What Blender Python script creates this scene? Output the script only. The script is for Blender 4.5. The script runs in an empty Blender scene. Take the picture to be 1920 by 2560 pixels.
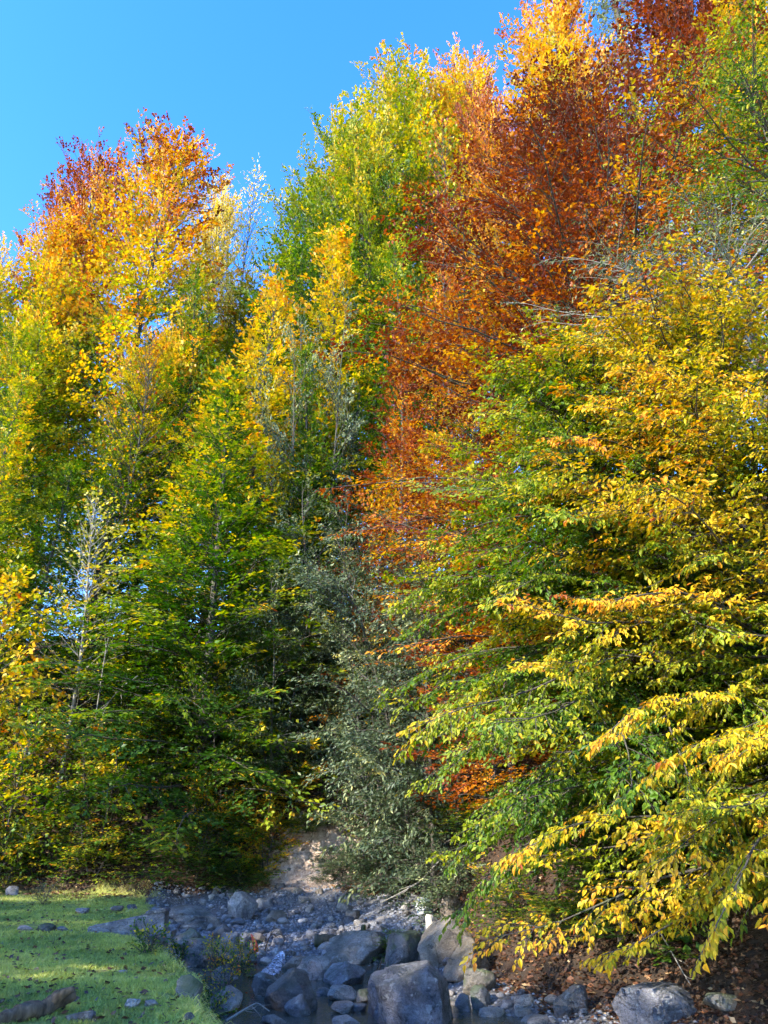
import bpy, bmesh, math, random
import numpy as np
from mathutils import Vector, Matrix, Euler

# ------------------------------------------------------------------ camera, sky, sun, exposure
scene = bpy.context.scene
col = scene.collection
FPX = 1934.0                      # focal length in photo pixels (1920 x 2560)
PITCH = math.radians(22.7)
EYE = 1.6
cam_data = bpy.data.cameras.new('camera')
cam = bpy.data.objects.new('camera', cam_data)
col.objects.link(cam)
cam.location = (0, 0, EYE)
cam.rotation_euler = (math.pi / 2 + PITCH, 0, 0)
cam_data.sensor_fit = 'VERTICAL'
cam_data.sensor_height = 36.0
cam_data.lens = 36.0 * FPX / 2560.0
cam_data.clip_start = 0.1
cam_data.clip_end = 3000
scene.camera = cam

SUN_EL = math.radians(31)
SUN_AZ = math.radians(234)        # clockwise from +Y: behind the camera, to the left
SUN_DIR = Vector((math.sin(SUN_AZ) * math.cos(SUN_EL), math.cos(SUN_AZ) * math.cos(SUN_EL), math.sin(SUN_EL)))
world = bpy.data.worlds.new('World')
scene.world = world
world.use_nodes = True
wn = world.node_tree
wn.nodes.clear()
sky = wn.nodes.new('ShaderNodeTexSky')
sky.sky_type = 'NISHITA'
sky.sun_disc = False
sky.sun_elevation = SUN_EL
sky.sun_rotation = SUN_AZ
sky.altitude = 900
sky.air_density = 1.0
sky.dust_density = 0.3
sky.ozone_density = 2.2
bg = wn.nodes.new('ShaderNodeBackground')
bg.inputs['Strength'].default_value = 0.15
wo = wn.nodes.new('ShaderNodeOutputWorld')
hsv = wn.nodes.new('ShaderNodeHueSaturation')
hsv.inputs['Saturation'].default_value = 1.34
hsv.inputs['Hue'].default_value = 0.515
wn.links.new(sky.outputs[0], hsv.inputs['Color'])
wn.links.new(hsv.outputs[0], bg.inputs[0])
wn.links.new(bg.outputs[0], wo.inputs[0])

sun_data = bpy.data.lights.new('sun', 'SUN')
sun_data.energy = 2.5
sun_data.angle = math.radians(0.53)
sun_data.color = (1.0, 0.93, 0.82)
sun = bpy.data.objects.new('sun', sun_data)
col.objects.link(sun)
sun.rotation_euler = SUN_DIR.to_track_quat('Z', 'Y').to_euler()
sun.location = (-20, -20, 40)

scene.view_settings.view_transform = 'Standard'
scene.view_settings.look = 'None'
scene.view_settings.gamma = 1.0
scene.view_settings.use_curve_mapping = False
scene.view_settings.exposure = 2.68
scene.render.engine = 'CYCLES'
cy = scene.cycles
cy.max_bounces = 6
cy.diffuse_bounces = 5
cy.glossy_bounces = 2
cy.transmission_bounces = 3
cy.transparent_max_bounces = 4
cy.use_denoising = True
cy.denoiser = 'OPENIMAGEDENOISE'
cy.denoising_input_passes = 'RGB_ALBEDO_NORMAL'
cy.sample_clamp_indirect = 4.0
cy.use_adaptive_sampling = True
cy.adaptive_threshold = 0.025
cy.adaptive_min_samples = 16

# ------------------------------------------------------------------ helpers
CP, SP = math.cos(PITCH), math.sin(PITCH)

def ray(u, v):
    x = (u - 960.0) / FPX
    y = (1280.0 - v) / FPX
    return np.array([x, CP - y * SP, SP + y * CP])

def at(u, v, Y):
    """world point on the plane y = Y seen at photo pixel (u, v)"""
    d = ray(u, v)
    k = Y / d[1]
    return np.array([0, 0, EYE]) + d * k

def tag(o, label=None, category=None, group=None, kind=None):
    if label: o['label'] = label
    if category: o['category'] = category
    if group: o['group'] = group
    if kind: o['kind'] = kind
    return o

def link(name, mesh, parent=None, mat=None):
    o = bpy.data.objects.new(name, mesh)
    col.objects.link(o)
    if parent is not None:
        o.parent = parent
    if mat is not None and len(mesh.materials) == 0:
        mesh.materials.append(mat)
    return o

def empty(name, loc=(0, 0, 0)):
    o = bpy.data.objects.new(name, None)
    o.empty_display_size = 0.2
    col.objects.link(o)
    o.location = loc
    return o

def mesh_np(name, verts, faces, smooth=False, attrs=None):
    """faces: (n, k) int array, all the same k; attrs: {name: per-face floats}"""
    me = bpy.data.meshes.new(name)
    verts = np.ascontiguousarray(verts, dtype=np.float32)
    faces = np.ascontiguousarray(faces, dtype=np.int32)
    n, k = faces.shape
    me.vertices.add(len(verts))
    me.vertices.foreach_set('co', verts.ravel())
    me.loops.add(n * k)
    me.loops.foreach_set('vertex_index', faces.ravel())
    me.polygons.add(n)
    me.polygons.foreach_set('loop_start', np.arange(0, n * k, k, dtype=np.int32))
    me.polygons.foreach_set('loop_total', np.full(n, k, dtype=np.int32))
    me.polygons.foreach_set('use_smooth', np.full(n, smooth, dtype=bool))
    for key, val in (attrs or {}).items():
        dom = 'FACE' if len(val) == n else 'POINT'
        a = me.attributes.new(key, 'FLOAT', dom)
        a.data.foreach_set('value', np.ascontiguousarray(val, dtype=np.float32))
    me.update(calc_edges=True)
    return me

def _hash(ix, iy, iz, seed):
    h = (ix.astype(np.int64) * 374761393 + iy.astype(np.int64) * 668265263 + iz.astype(np.int64) * 2147483647 + seed * 974634533)
    h = (h ^ (h >> 13)) * 1274126177
    h = h ^ (h >> 16)
    return (h & 0xffff) / 65535.0

def vnoise(p, seed=0):
    """value noise, p (n, 3) -> 0..1"""
    p = np.asarray(p, dtype=np.float64)
    i = np.floor(p)
    f = p - i
    f = f * f * (3 - 2 * f)
    i = i.astype(np.int64)
    out = 0
    for dx in (0, 1):
        wx = f[:, 0] if dx else 1 - f[:, 0]
        for dy in (0, 1):
            wy = f[:, 1] if dy else 1 - f[:, 1]
            for dz in (0, 1):
                wz = f[:, 2] if dz else 1 - f[:, 2]
                out = out + wx * wy * wz * _hash(i[:, 0] + dx, i[:, 1] + dy, i[:, 2] + dz, seed)
    return out

def fbm(p, seed=0, oct=4):
    a, s, t = 0.5, 0.0, 0.0
    p = np.asarray(p, dtype=np.float64)
    for k in range(oct):
        s = s + a * vnoise(p, seed + k * 17)
        t += a
        p = p * 2.03
        a *= 0.5
    return s / t

def n2(x, y, sc, seed=0, oct=4):
    x = np.asarray(x, float); y = np.asarray(y, float)
    sh = x.shape
    p = np.stack([x.ravel() / sc, y.ravel() / sc, np.full(x.size, 0.37)], 1)
    return fbm(p, seed, oct).reshape(sh)

def sstep(a, b, x):
    t = np.clip((x - a) / (b - a), 0, 1)
    return t * t * (3 - 2 * t)

# ------------------------------------------------------------------ material helpers
class NT:
    def __init__(self, name):
        self.m = bpy.data.materials.new(name)
        self.m.use_nodes = True
        self.t = self.m.node_tree
        self.t.nodes.clear()
        self.out = self.n('ShaderNodeOutputMaterial')
    def n(self, typ, **kw):
        nd = self.t.nodes.new(typ)
        for k, v in kw.items():
            setattr(nd, k, v)
        return nd
    def l(self, a, b):
        self.t.links.new(a, b)
    def attr(self, name):
        return self.n('ShaderNodeAttribute', attribute_name=name).outputs['Fac']
    def math(self, op, a, b=None, c=None, clamp=False):
        nd = self.n('ShaderNodeMath', operation=op, use_clamp=clamp)
        for i, v in enumerate((a, b, c)):
            if v is None: continue
            if isinstance(v, (int, float)): nd.inputs[i].default_value = v
            else: self.l(v, nd.inputs[i])
        return nd.outputs[0]
    def noise(self, scale, detail=4, rough=0.55, vec=None, dist=0.0):
        nd = self.n('ShaderNodeTexNoise')
        nd.inputs['Scale'].default_value = scale
        nd.inputs['Detail'].default_value = detail
        nd.inputs['Roughness'].default_value = rough
        nd.inputs['Distortion'].default_value = dist
        if vec is not None: self.l(vec, nd.inputs['Vector'])
        return nd.outputs['Fac']
    def ramp(self, fac, stops, interp='LINEAR'):
        nd = self.n('ShaderNodeValToRGB')
        cr = nd.color_ramp
        cr.interpolation = interp
        while len(cr.elements) < len(stops): cr.elements.new(0.5)
        for e, (p, c) in zip(cr.elements, stops):
            e.position = p
            e.color = (c[0], c[1], c[2], 1) if len(c) == 3 else c
        self.l(fac, nd.inputs[0])
        return nd.outputs[0]
    def mix(self, fac, a, b, blend='MIX'):
        nd = self.n('ShaderNodeMix', data_type='RGBA', blend_type=blend)
        for i, v in ((0, fac), (6, a), (7, b)):
            if isinstance(v, (int, float)): nd.inputs[i].default_value = v
            elif isinstance(v, tuple): nd.inputs[i].default_value = (*v, 1)
            else: self.l(v, nd.inputs[i])
        return nd.outputs[2]
    def principled(self, color, rough=0.8, spec=0.3, bump=None, bump_dist=0.02, bump_strength=0.6):
        p = self.n('ShaderNodeBsdfPrincipled')
        if isinstance(color, tuple): p.inputs['Base Color'].default_value = (*color, 1)
        else: self.l(color, p.inputs['Base Color'])
        if isinstance(rough, (int, float)): p.inputs['Roughness'].default_value = rough
        else: self.l(rough, p.inputs['Roughness'])
        p.inputs['Specular IOR Level'].default_value = spec
        if bump is not None:
            b = self.n('ShaderNodeBump')
            b.inputs['Distance'].default_value = bump_dist
            b.inputs['Strength'].default_value = bump_strength
            self.l(bump, b.inputs['Height'])
            self.l(b.outputs[0], p.inputs['Normal'])
        return p
    def done(self, shader):
        self.l(shader.outputs[0] if hasattr(shader, 'outputs') else shader, self.out.inputs['Surface'])
        return self.m

AUTUMN = [(0.0, (0.030, 0.085, 0.010)), (0.18, (0.085, 0.17, 0.010)), (0.36, (0.27, 0.30, 0.012)),
          (0.52, (0.62, 0.42, 0.018)), (0.66, (0.66, 0.28, 0.015)), (0.78, (0.38, 0.095, 0.012)), (0.9, (0.22, 0.044, 0.013)), (1.0, (0.14, 0.030, 0.015))]
GREY = [(0.0, (0.050, 0.075, 0.036)), (0.35, (0.10, 0.135, 0.062)), (0.7, (0.22, 0.24, 0.11)), (1.0, (0.48, 0.40, 0.08))]
PALE = [(0.0, (0.16, 0.20, 0.05)), (0.35, (0.36, 0.36, 0.09)), (0.7, (0.62, 0.52, 0.12)), (1.0, (0.62, 0.38, 0.10))]
EVERGREEN = [(0.0, (0.012, 0.035, 0.012)), (0.5, (0.03, 0.075, 0.018)), (1.0, (0.09, 0.13, 0.03))]

def leaf_material(name, stops, trans=0.42):
    t = NT(name)
    oi = t.n('ShaderNodeObjectInfo')
    sep = t.n('ShaderNodeSeparateColor')
    t.l(oi.outputs['Color'], sep.inputs[0])
    age = t.attr('age')
    # object colour red: shift of the leaf's age, green: its spread
    a = t.math('SUBTRACT', age, 0.5)
    a = t.math('MULTIPLY', a, t.math('MULTIPLY', sep.outputs[1], 2.0))
    a = t.math('ADD', a, sep.outputs[0], clamp=True)
    c = t.ramp(a, stops)
    rnd = t.attr('rnd')
    c = t.mix(1.0, c, t.ramp(rnd, [(0, (0.72, 0.75, 0.70)), (0.5, (1.04, 1.04, 1.02)), (1, (1.32, 1.25, 1.1))]), 'MULTIPLY')
    p = t.principled(c, 0.5, 0.35)
    tr = t.n('ShaderNodeBsdfTranslucent')
    hs = t.n('ShaderNodeHueSaturation')
    hs.inputs['Saturation'].default_value = 1.36
    hs.inputs['Value'].default_value = 1.15
    t.l(c, hs.inputs['Color'])
    t.l(hs.outputs[0], tr.inputs[0])
    mx = t.n('ShaderNodeMixShader')
    mx.inputs[0].default_value = trans
    t.l(p.outputs[0], mx.inputs[1])
    t.l(tr.outputs[0], mx.inputs[2])
    return t.done(mx)

def bark_material(name, a, b, moss=0.0):
    t = NT(name)
    tc = t.n('ShaderNodeTexCoord')
    mp = t.n('ShaderNodeMapping')
    mp.inputs['Scale'].default_value = (6, 6, 1.2)
    t.l(tc.outputs['Object'], mp.inputs[0])
    nz = t.noise(3.0, 6, 0.65, mp.outputs[0])
    c = t.ramp(nz, [(0.3, a), (0.7, b)])
    if moss > 0:
        nm = t.noise(1.4, 5, 0.6, tc.outputs['Object'])
        c = t.mix(t.ramp(nm, [(0.5, (0, 0, 0)), (0.62, (moss,) * 3)]), c, (0.06, 0.085, 0.02))
    return t.done(t.principled(c, 0.9, 0.15, nz, 0.02, 0.7))

M = {}
M['leaf'] = leaf_material('autumn_leaf', AUTUMN)
M['grey_leaf'] = leaf_material('grey_green_leaf', GREY, 0.25)
M['pale_leaf'] = leaf_material('pale_yellow_leaf', PALE)
M['dark_leaf'] = leaf_material('evergreen_leaf', EVERGREEN, 0.15)
M['bark'] = bark_material('grey_brown_bark', (0.035, 0.029, 0.024), (0.11, 0.095, 0.078), 0.4)
M['pale_bark'] = bark_material('pale_bark', (0.16, 0.145, 0.12), (0.34, 0.31, 0.26), 0.2)
M['dead_wood'] = bark_material('dead_wood', (0.022, 0.016, 0.011), (0.16, 0.115, 0.075))

def rock_material(name, dark, light, moss=0.0, lichen=0.0, warm=0.0):
    t = NT(name)
    tc = t.n('ShaderNodeTexCoord')
    oi = t.n('ShaderNodeObjectInfo')
    ad = t.n('ShaderNodeVectorMath', operation='ADD')
    cx = t.n('ShaderNodeCombineXYZ')
    sc = t.math('MULTIPLY', oi.outputs['Random'], 37.0)
    for k in range(3): t.l(sc, cx.inputs[k])
    geo = t.n('ShaderNodeNewGeometry')
    t.l(geo.outputs['Position'], ad.inputs[0]); t.l(cx.outputs[0], ad.inputs[1])
    v = ad.outputs[0]
    big = t.noise(2.2, 5, 0.6, v, 0.4)
    fine = t.noise(26, 8, 0.7, v)
    mp = t.n('ShaderNodeMapping')
    mp.inputs['Scale'].default_value = (1.2, 1.2, 9)
    mp.inputs['Rotation'].default_value = (0.35, 0.25, 0)
    t.l(v, mp.inputs[0])
    strata = t.noise(2.2, 5, 0.6, mp.outputs[0])
    m1 = t.math('ADD', t.math('MULTIPLY', big, 0.68), t.math('MULTIPLY', fine, 0.25))
    m1 = t.math('ADD', m1, t.math('MULTIPLY', strata, 0.10))
    c = t.ramp(m1, [(0.40, dark), (0.52, tuple((a + b) / 2 for a, b in zip(dark, light))), (0.62, light)])
    spk = t.noise(60, 3, 0.7, v)
    c = t.mix(1.0, c, t.ramp(spk, [(0.30, (0.55,) * 3), (0.48, (1, 1, 1)), (0.70, (1.25,) * 3)]), 'MULTIPLY')
    cr = t.noise(1.1, 5, 0.6, v, 1.0)
    cr = t.math('ABSOLUTE', t.math('SUBTRACT', cr, 0.5))
    crk = t.ramp(cr, [(0.0, (0.45,) * 3), (0.010, (1, 1, 1))])
    c = t.mix(1.0, c, crk, 'MULTIPLY')
    # each stone has a tone of its own
    tone = t.ramp(oi.outputs['Random'], [(0, (0.5, 0.51, 0.55)), (0.35, (0.85, 0.86, 0.9)), (0.7, (1.05, 0.94, 0.8)), (1, (1.5, 1.45, 1.35))])
    c = t.mix(1.0, c, tone, 'MULTIPLY')
    if lichen > 0:
        vo = t.noise(9, 3, 0.5, v)
        c = t.mix(t.ramp(vo, [(0.62, (0, 0, 0)), (0.68, (lichen,) * 3)]), c, (0.5, 0.5, 0.46))
    if moss > 0:
        nm = t.noise(3.0, 6, 0.65, v)
        sep = t.n('ShaderNodeSeparateXYZ')
        t.l(geo.outputs['Normal'], sep.inputs[0])
        up = t.math('MULTIPLY_ADD', sep.outputs[2], 0.25, nm)
        c = t.mix(t.ramp(up, [(0.56, (0, 0, 0)), (0.68, (moss,) * 3)]), c, (0.055, 0.08, 0.018))
    h = t.math('ADD', t.math('MULTIPLY', fine, 0.8), t.math('MULTIPLY', strata, 0.4))
    h = t.math('ADD', h, t.math('MULTIPLY', t.math('MINIMUM', cr, 0.03), 8.0))
    return t.done(t.principled(c, 0.72, 0.3, h, 0.06, 0.9))

M['rock'] = rock_material('stream_sandstone', (0.075, 0.072, 0.073), (0.31, 0.30, 0.295), 0.2, 0.35)
M['dark_rock'] = rock_material('dark_sandstone', (0.045, 0.045, 0.05), (0.20, 0.20, 0.215), 0.12, 0.3)
M['mossy_rock'] = rock_material('mossy_sandstone', (0.08, 0.08, 0.07), (0.27, 0.25, 0.22), 0.6, 0.15)
M['brown_rock'] = rock_material('brown_sandstone', (0.09, 0.075, 0.062), (0.29, 0.25, 0.205), 0.15, 0.1)
M['white_rock'] = rock_material('white_limestone', (0.4, 0.4, 0.36), (0.75, 0.74, 0.66), 0.0, 0.0)
M['cobble'] = rock_material('river_cobble', (0.10, 0.095, 0.09), (0.33, 0.315, 0.29), 0.0, 0.1)
M['concrete'] = rock_material('weathered_concrete', (0.10, 0.10, 0.105), (0.30, 0.30, 0.31), 0.0, 0.5)

# ------------------------------------------------------------------ terrain
MEADOW_EDGE = [(25, -6), (12, -1), (6, 2.5), (2, 4.6), (-0.6, 6.4), (-1.7, 8.4), (-2.25, 11), (-4.0, 14.7), (-5.0, 17.0), (-5.5, 19.5), (-6.2, 22.3), (-6.9, 25.0), (-15, 26.4)]
MEADOW = MEADOW_EDGE + [(-70, 28), (-70, -70), (25, -70)]
TOE = [(70, -12), (25, 2), (14, 6), (8, 9.3), (5, 10.9), (3.2, 12.6), (2.0, 14.4), (1.5, 17), (1.2, 19.5), (0.8, 22.5), (-0.4, 24.6), (-4, 25.3), (-10, 25.7), (-16, 26.6), (-70, 33)]
HILL = TOE + [(-70, 600), (600, 600), (600, -12)]

def signed_dist(poly, x, y):
    """positive inside"""
    x = np.asarray(x, float); y = np.asarray(y, float)
    best = np.full(x.shape, 1e9)
    inside = np.zeros(x.shape, bool)
    n = len(poly)
    for i in range(n):
        ax, ay = poly[i]; bx, by = poly[(i + 1) % n]
        dx, dy = bx - ax, by - ay
        t = np.clip(((x - ax) * dx + (y - ay) * dy) / (dx * dx + dy * dy), 0, 1)
        best = np.minimum(best, np.hypot(x - ax - t * dx, y - ay - t * dy))
        c = ((ay > y) != (by > y))
        with np.errstate(divide='ignore', invalid='ignore'):
            xi = ax + (y - ay) * dx / (dy if dy != 0 else 1e-9)
        inside ^= c & (x < xi)
    return np.where(inside, best, -best)

WATER_Z = -0.87

def hz(x, y):
    x = np.asarray(x, float); y = np.asarray(y, float)
    wob = (n2(x, y, 1.6, 5, 3) - 0.5) * 0.9
    dm = signed_dist(MEADOW, x, y) + wob * 0.55
    dh = signed_dist(HILL, x, y) + wob * 0.8
    bed = np.interp(y, [0, 13, 16.6, 18.4, 21, 24.5], [-1.35, -1.22, -1.10, -0.74, -0.56, -0.30])
    bed = bed + (n2(x, y, 0.7, 9, 3) - 0.5) * 0.22
    bed = bed + 0.5 * sstep(-1.9, 0.1, dh) * (y < 30) + 0.22 * sstep(-1.3, -0.1, dm)
    mead = (n2(x, y, 3.2, 21, 3) - 0.5) * 0.22 + (n2(x, y, 0.8, 23, 3) - 0.5) * 0.07
    w = sstep(-0.28, 0.12, dm)
    z = bed * (1 - w) + mead * w
    z = z - 0.04 * sstep(0.6, 0.0, dm) * w
    d = np.maximum(dh, 0)
    cap = np.interp(x, [-30, -6, 8, 25], [14.5, 15.5, 24, 30])
    h = 2.3 * sstep(0, 2.4, d) + 0.98 * np.maximum(d - 1.2, 0)
    h = cap * (1 - np.exp(-(h / cap) - 0.35 * (h / cap) ** 2))
    h = h + (n2(x, y, 2.4, 31, 4) - 0.5) * 1.0 * sstep(0.2, 3, d) + (n2(x, y, 0.55, 37, 4) - 0.5) * 0.55 * sstep(0.0, 0.8, d)
    return z + h

def ground_hit(u, v, floor_z=None):
    d = ray(u, v)
    s = np.linspace(4, 60, 1400)
    P = np.array([0, 0, EYE])[None] + d[None] * s[:, None]
    g = hz(P[:, 0], P[:, 1])
    g = np.maximum(g, WATER_Z if floor_z is None else floor_z)
    below = np.nonzero(P[:, 2] < g)[0]
    k = below[0] if len(below) else len(s) - 1
    return P[k], s[k]

def axis(lo, hi, fine_lo, fine_hi, step, grow=1.18):
    a = list(np.arange(fine_lo, fine_hi + 1e-6, step))
    s = step; x = fine_hi
    while x < hi:
        s *= grow; x += s; a.append(min(x, hi))
    s = step; x = fine_lo; pre = []
    while x > lo:
        s *= grow; x -= s; pre.append(max(x, lo))
    return np.array(pre[::-1] + a)

gx = axis(-500, 500, -12, 8, 0.14)
gy = axis(-400, 500, 8, 30, 0.14)
X, Y = np.meshgrid(gx, gy)
Z = hz(X, Y)
nx, ny = len(gx), len(gy)
idx = np.arange(nx * ny).reshape(ny, nx)
faces = np.stack([idx[:-1, :-1], idx[:-1, 1:], idx[1:, 1:], idx[1:, :-1]], -1).reshape(-1, 4)
wob = (n2(X, Y, 1.0, 55, 4) - 0.5)
DM = signed_dist(MEADOW, X, Y)
DH = signed_dist(HILL, X, Y)
grass_m = sstep(-0.02, 0.22, DM + wob * 0.5) * sstep(0.15, -0.25, DH + wob * 0.8)
hill_m = sstep(-0.35, 0.35, DH + wob * 1.2 + 1.5 * sstep(-4.5, -7.5, X))
cl = np.hypot((X + 2.15) / 1.6, (Z - 0.75) / 1.35) + wob * 1.3 + (n2(X, Y, 0.35, 57, 3) - 0.5) * 0.8 + (n2(X * 4.5, Z * 0.9, 1.0, 59, 4) - 0.5) * 1.1
clay_m = sstep(1.12, 0.70, cl) * (DH > -0.3) * (Y > 22.5)
me = mesh_np('ground', np.stack([X, Y, Z], -1).reshape(-1, 3), faces, True,
             {'grass': grass_m.ravel(), 'hill': hill_m.ravel(), 'clay': clay_m.ravel()})

t = NT('ground')
geo = t.n('ShaderNodeNewGeometry'); pos = geo.outputs['Position']
fine = t.noise(22, 8, 0.7, pos); mid = t.noise(3.1, 6, 0.6, pos); tiny = t.noise(70, 4, 0.6, pos)
gravel = t.ramp(fine, [(0.3, (0.05, 0.05, 0.05)), (0.55, (0.15, 0.145, 0.14)), (0.75, (0.27, 0.265, 0.26))])
litter = t.ramp(tiny, [(0.3, (0.02, 0.014, 0.010)), (0.5, (0.05, 0.032, 0.021)), (0.66, (0.10, 0.058, 0.032)), (0.75, (0.19, 0.12, 0.07))])
litter = t.mix(t.ramp(mid, [(0.42, (0, 0, 0)), (0.62, (0.75,) * 3)]), litter, (0.032, 0.026, 0.02))
cmid = t.noise(7.5, 6, 0.7, pos, 0.5)
clay = t.ramp(t.math('ADD', t.math('MULTIPLY', fine, 0.35), t.math('MULTIPLY', cmid, 0.65)), [(0.36, (0.15, 0.10, 0.07)), (0.47, (0.33, 0.24, 0.175)), (0.56, (0.46, 0.36, 0.28)), (0.66, (0.56, 0.47, 0.39))])
turf = t.ramp(t.math('ADD', t.math('MULTIPLY', fine, 0.45), t.math('MULTIPLY', mid, 0.55)), [(0.3, (0.14, 0.14, 0.045)), (0.5, (0.27, 0.29, 0.07)), (0.7, (0.38, 0.37, 0.10))])
c = t.mix(t.attr('hill'), gravel, litter)
c = t.mix(t.attr('clay'), c, clay)
c = t.mix(t.attr('grass'), c, turf)
hgt = t.math('ADD', fine, t.math('MULTIPLY', tiny, 0.5))
M['ground'] = t.done(t.principled(c, 0.95, 0.1, hgt, 0.04, 0.8))
ground = tag(link('ground', me, None, M['ground']), 'stony stream bed, short meadow and steep leaf covered hillside', None, None, 'structure')

# ------------------------------------------------------------------ plants
def norm(v):
    return v / np.maximum(np.linalg.norm(v, axis=-1, keepdims=True), 1e-9)

def rot(v, ax, ang):
    c, s = np.cos(ang)[..., None], np.sin(ang)[..., None]
    return v * c + np.cross(ax, v) * s + ax * (np.sum(ax * v, -1, keepdims=True)) * (1 - c)

def tubes(P, R, sides):
    """P (n,k,3) R (n,k) -> verts, quads"""
    n, k, _ = P.shape
    T = np.empty_like(P)
    T[:, 1:-1] = P[:, 2:] - P[:, :-2]
    T[:, 0] = P[:, 1] - P[:, 0]
    T[:, -1] = P[:, -1] - P[:, -2]
    T = norm(T)
    ref = np.where(np.abs(T[:, :1, 2:3]) > 0.85, np.array([1.0, 0, 0]), np.array([0, 0, 1.0]))
    A = norm(np.cross(T, np.broadcast_to(ref, T.shape)))
    B = np.cross(T, A)
    a = np.arange(sides) * 2 * math.pi / sides
    V = P[:, :, None] + R[:, :, None, None] * (A[:, :, None] * np.cos(a)[:, None] + B[:, :, None] * np.sin(a)[:, None])
    base = (np.arange(n) * k * sides)[:, None, None]
    j = np.arange(k - 1)[None, :, None] * sides
    q = np.arange(sides)[None, None, :]
    q2 = (q + 1) % sides
    F = np.stack([base + j + q, base + j + q2, base + j + sides + q2, base + j + sides + q], -1).reshape(-1, 4)
    return V.reshape(-1, 3), F

def leaf_faces(p, d, nrm, ln, aspect, rich):
    """leaf blades at p along d with normal nrm, each folded along its rib"""
    d = norm(d)
    w = norm(np.cross(nrm, d))
    up = np.cross(d, w)
    L = ln[:, None]
    hw = L * aspect * 0.5
    n = len(p)
    if rich:
        rib = lambda s, lift: p + d * L * s - up * L * lift
        cu = (0.02 + 0.38 * _hash(np.arange(n), np.arange(n) * 3, np.arange(n) * 7, 5))[:, None]
        b = rib(0, 0); tip = rib(1.0, cu)
        r1 = p + d * L * 0.30 + w * hw * 0.92 + up * L * 0.05
        r2 = p + d * L * 0.68 + w * hw * 0.78 + up * L * 0.02
        l1 = p + d * L * 0.30 - w * hw * 0.92 + up * L * 0.05
        l2 = p + d * L * 0.68 - w * hw * 0.78 + up * L * 0.02
        V = np.stack([b, r1, r2, tip, l2, l1], 1).reshape(-1, 3)
        i = (np.arange(n) * 6)[:, None]
        F = np.concatenate([i + np.array([[0, 1, 2, 3]]), i + np.array([[0, 3, 4, 5]])], 1).reshape(-1, 4)
        return V, F, 2
    b = p; tip = p + d * L
    r = p + d * L * 0.45 + w * hw + up * L * 0.05
    l = p + d * L * 0.45 - w * hw + up * L * 0.05
    V = np.stack([b, r, tip, l], 1).reshape(-1, 3)
    F = np.arange(n * 4).reshape(-1, 4)
    return V, F, 1

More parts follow.
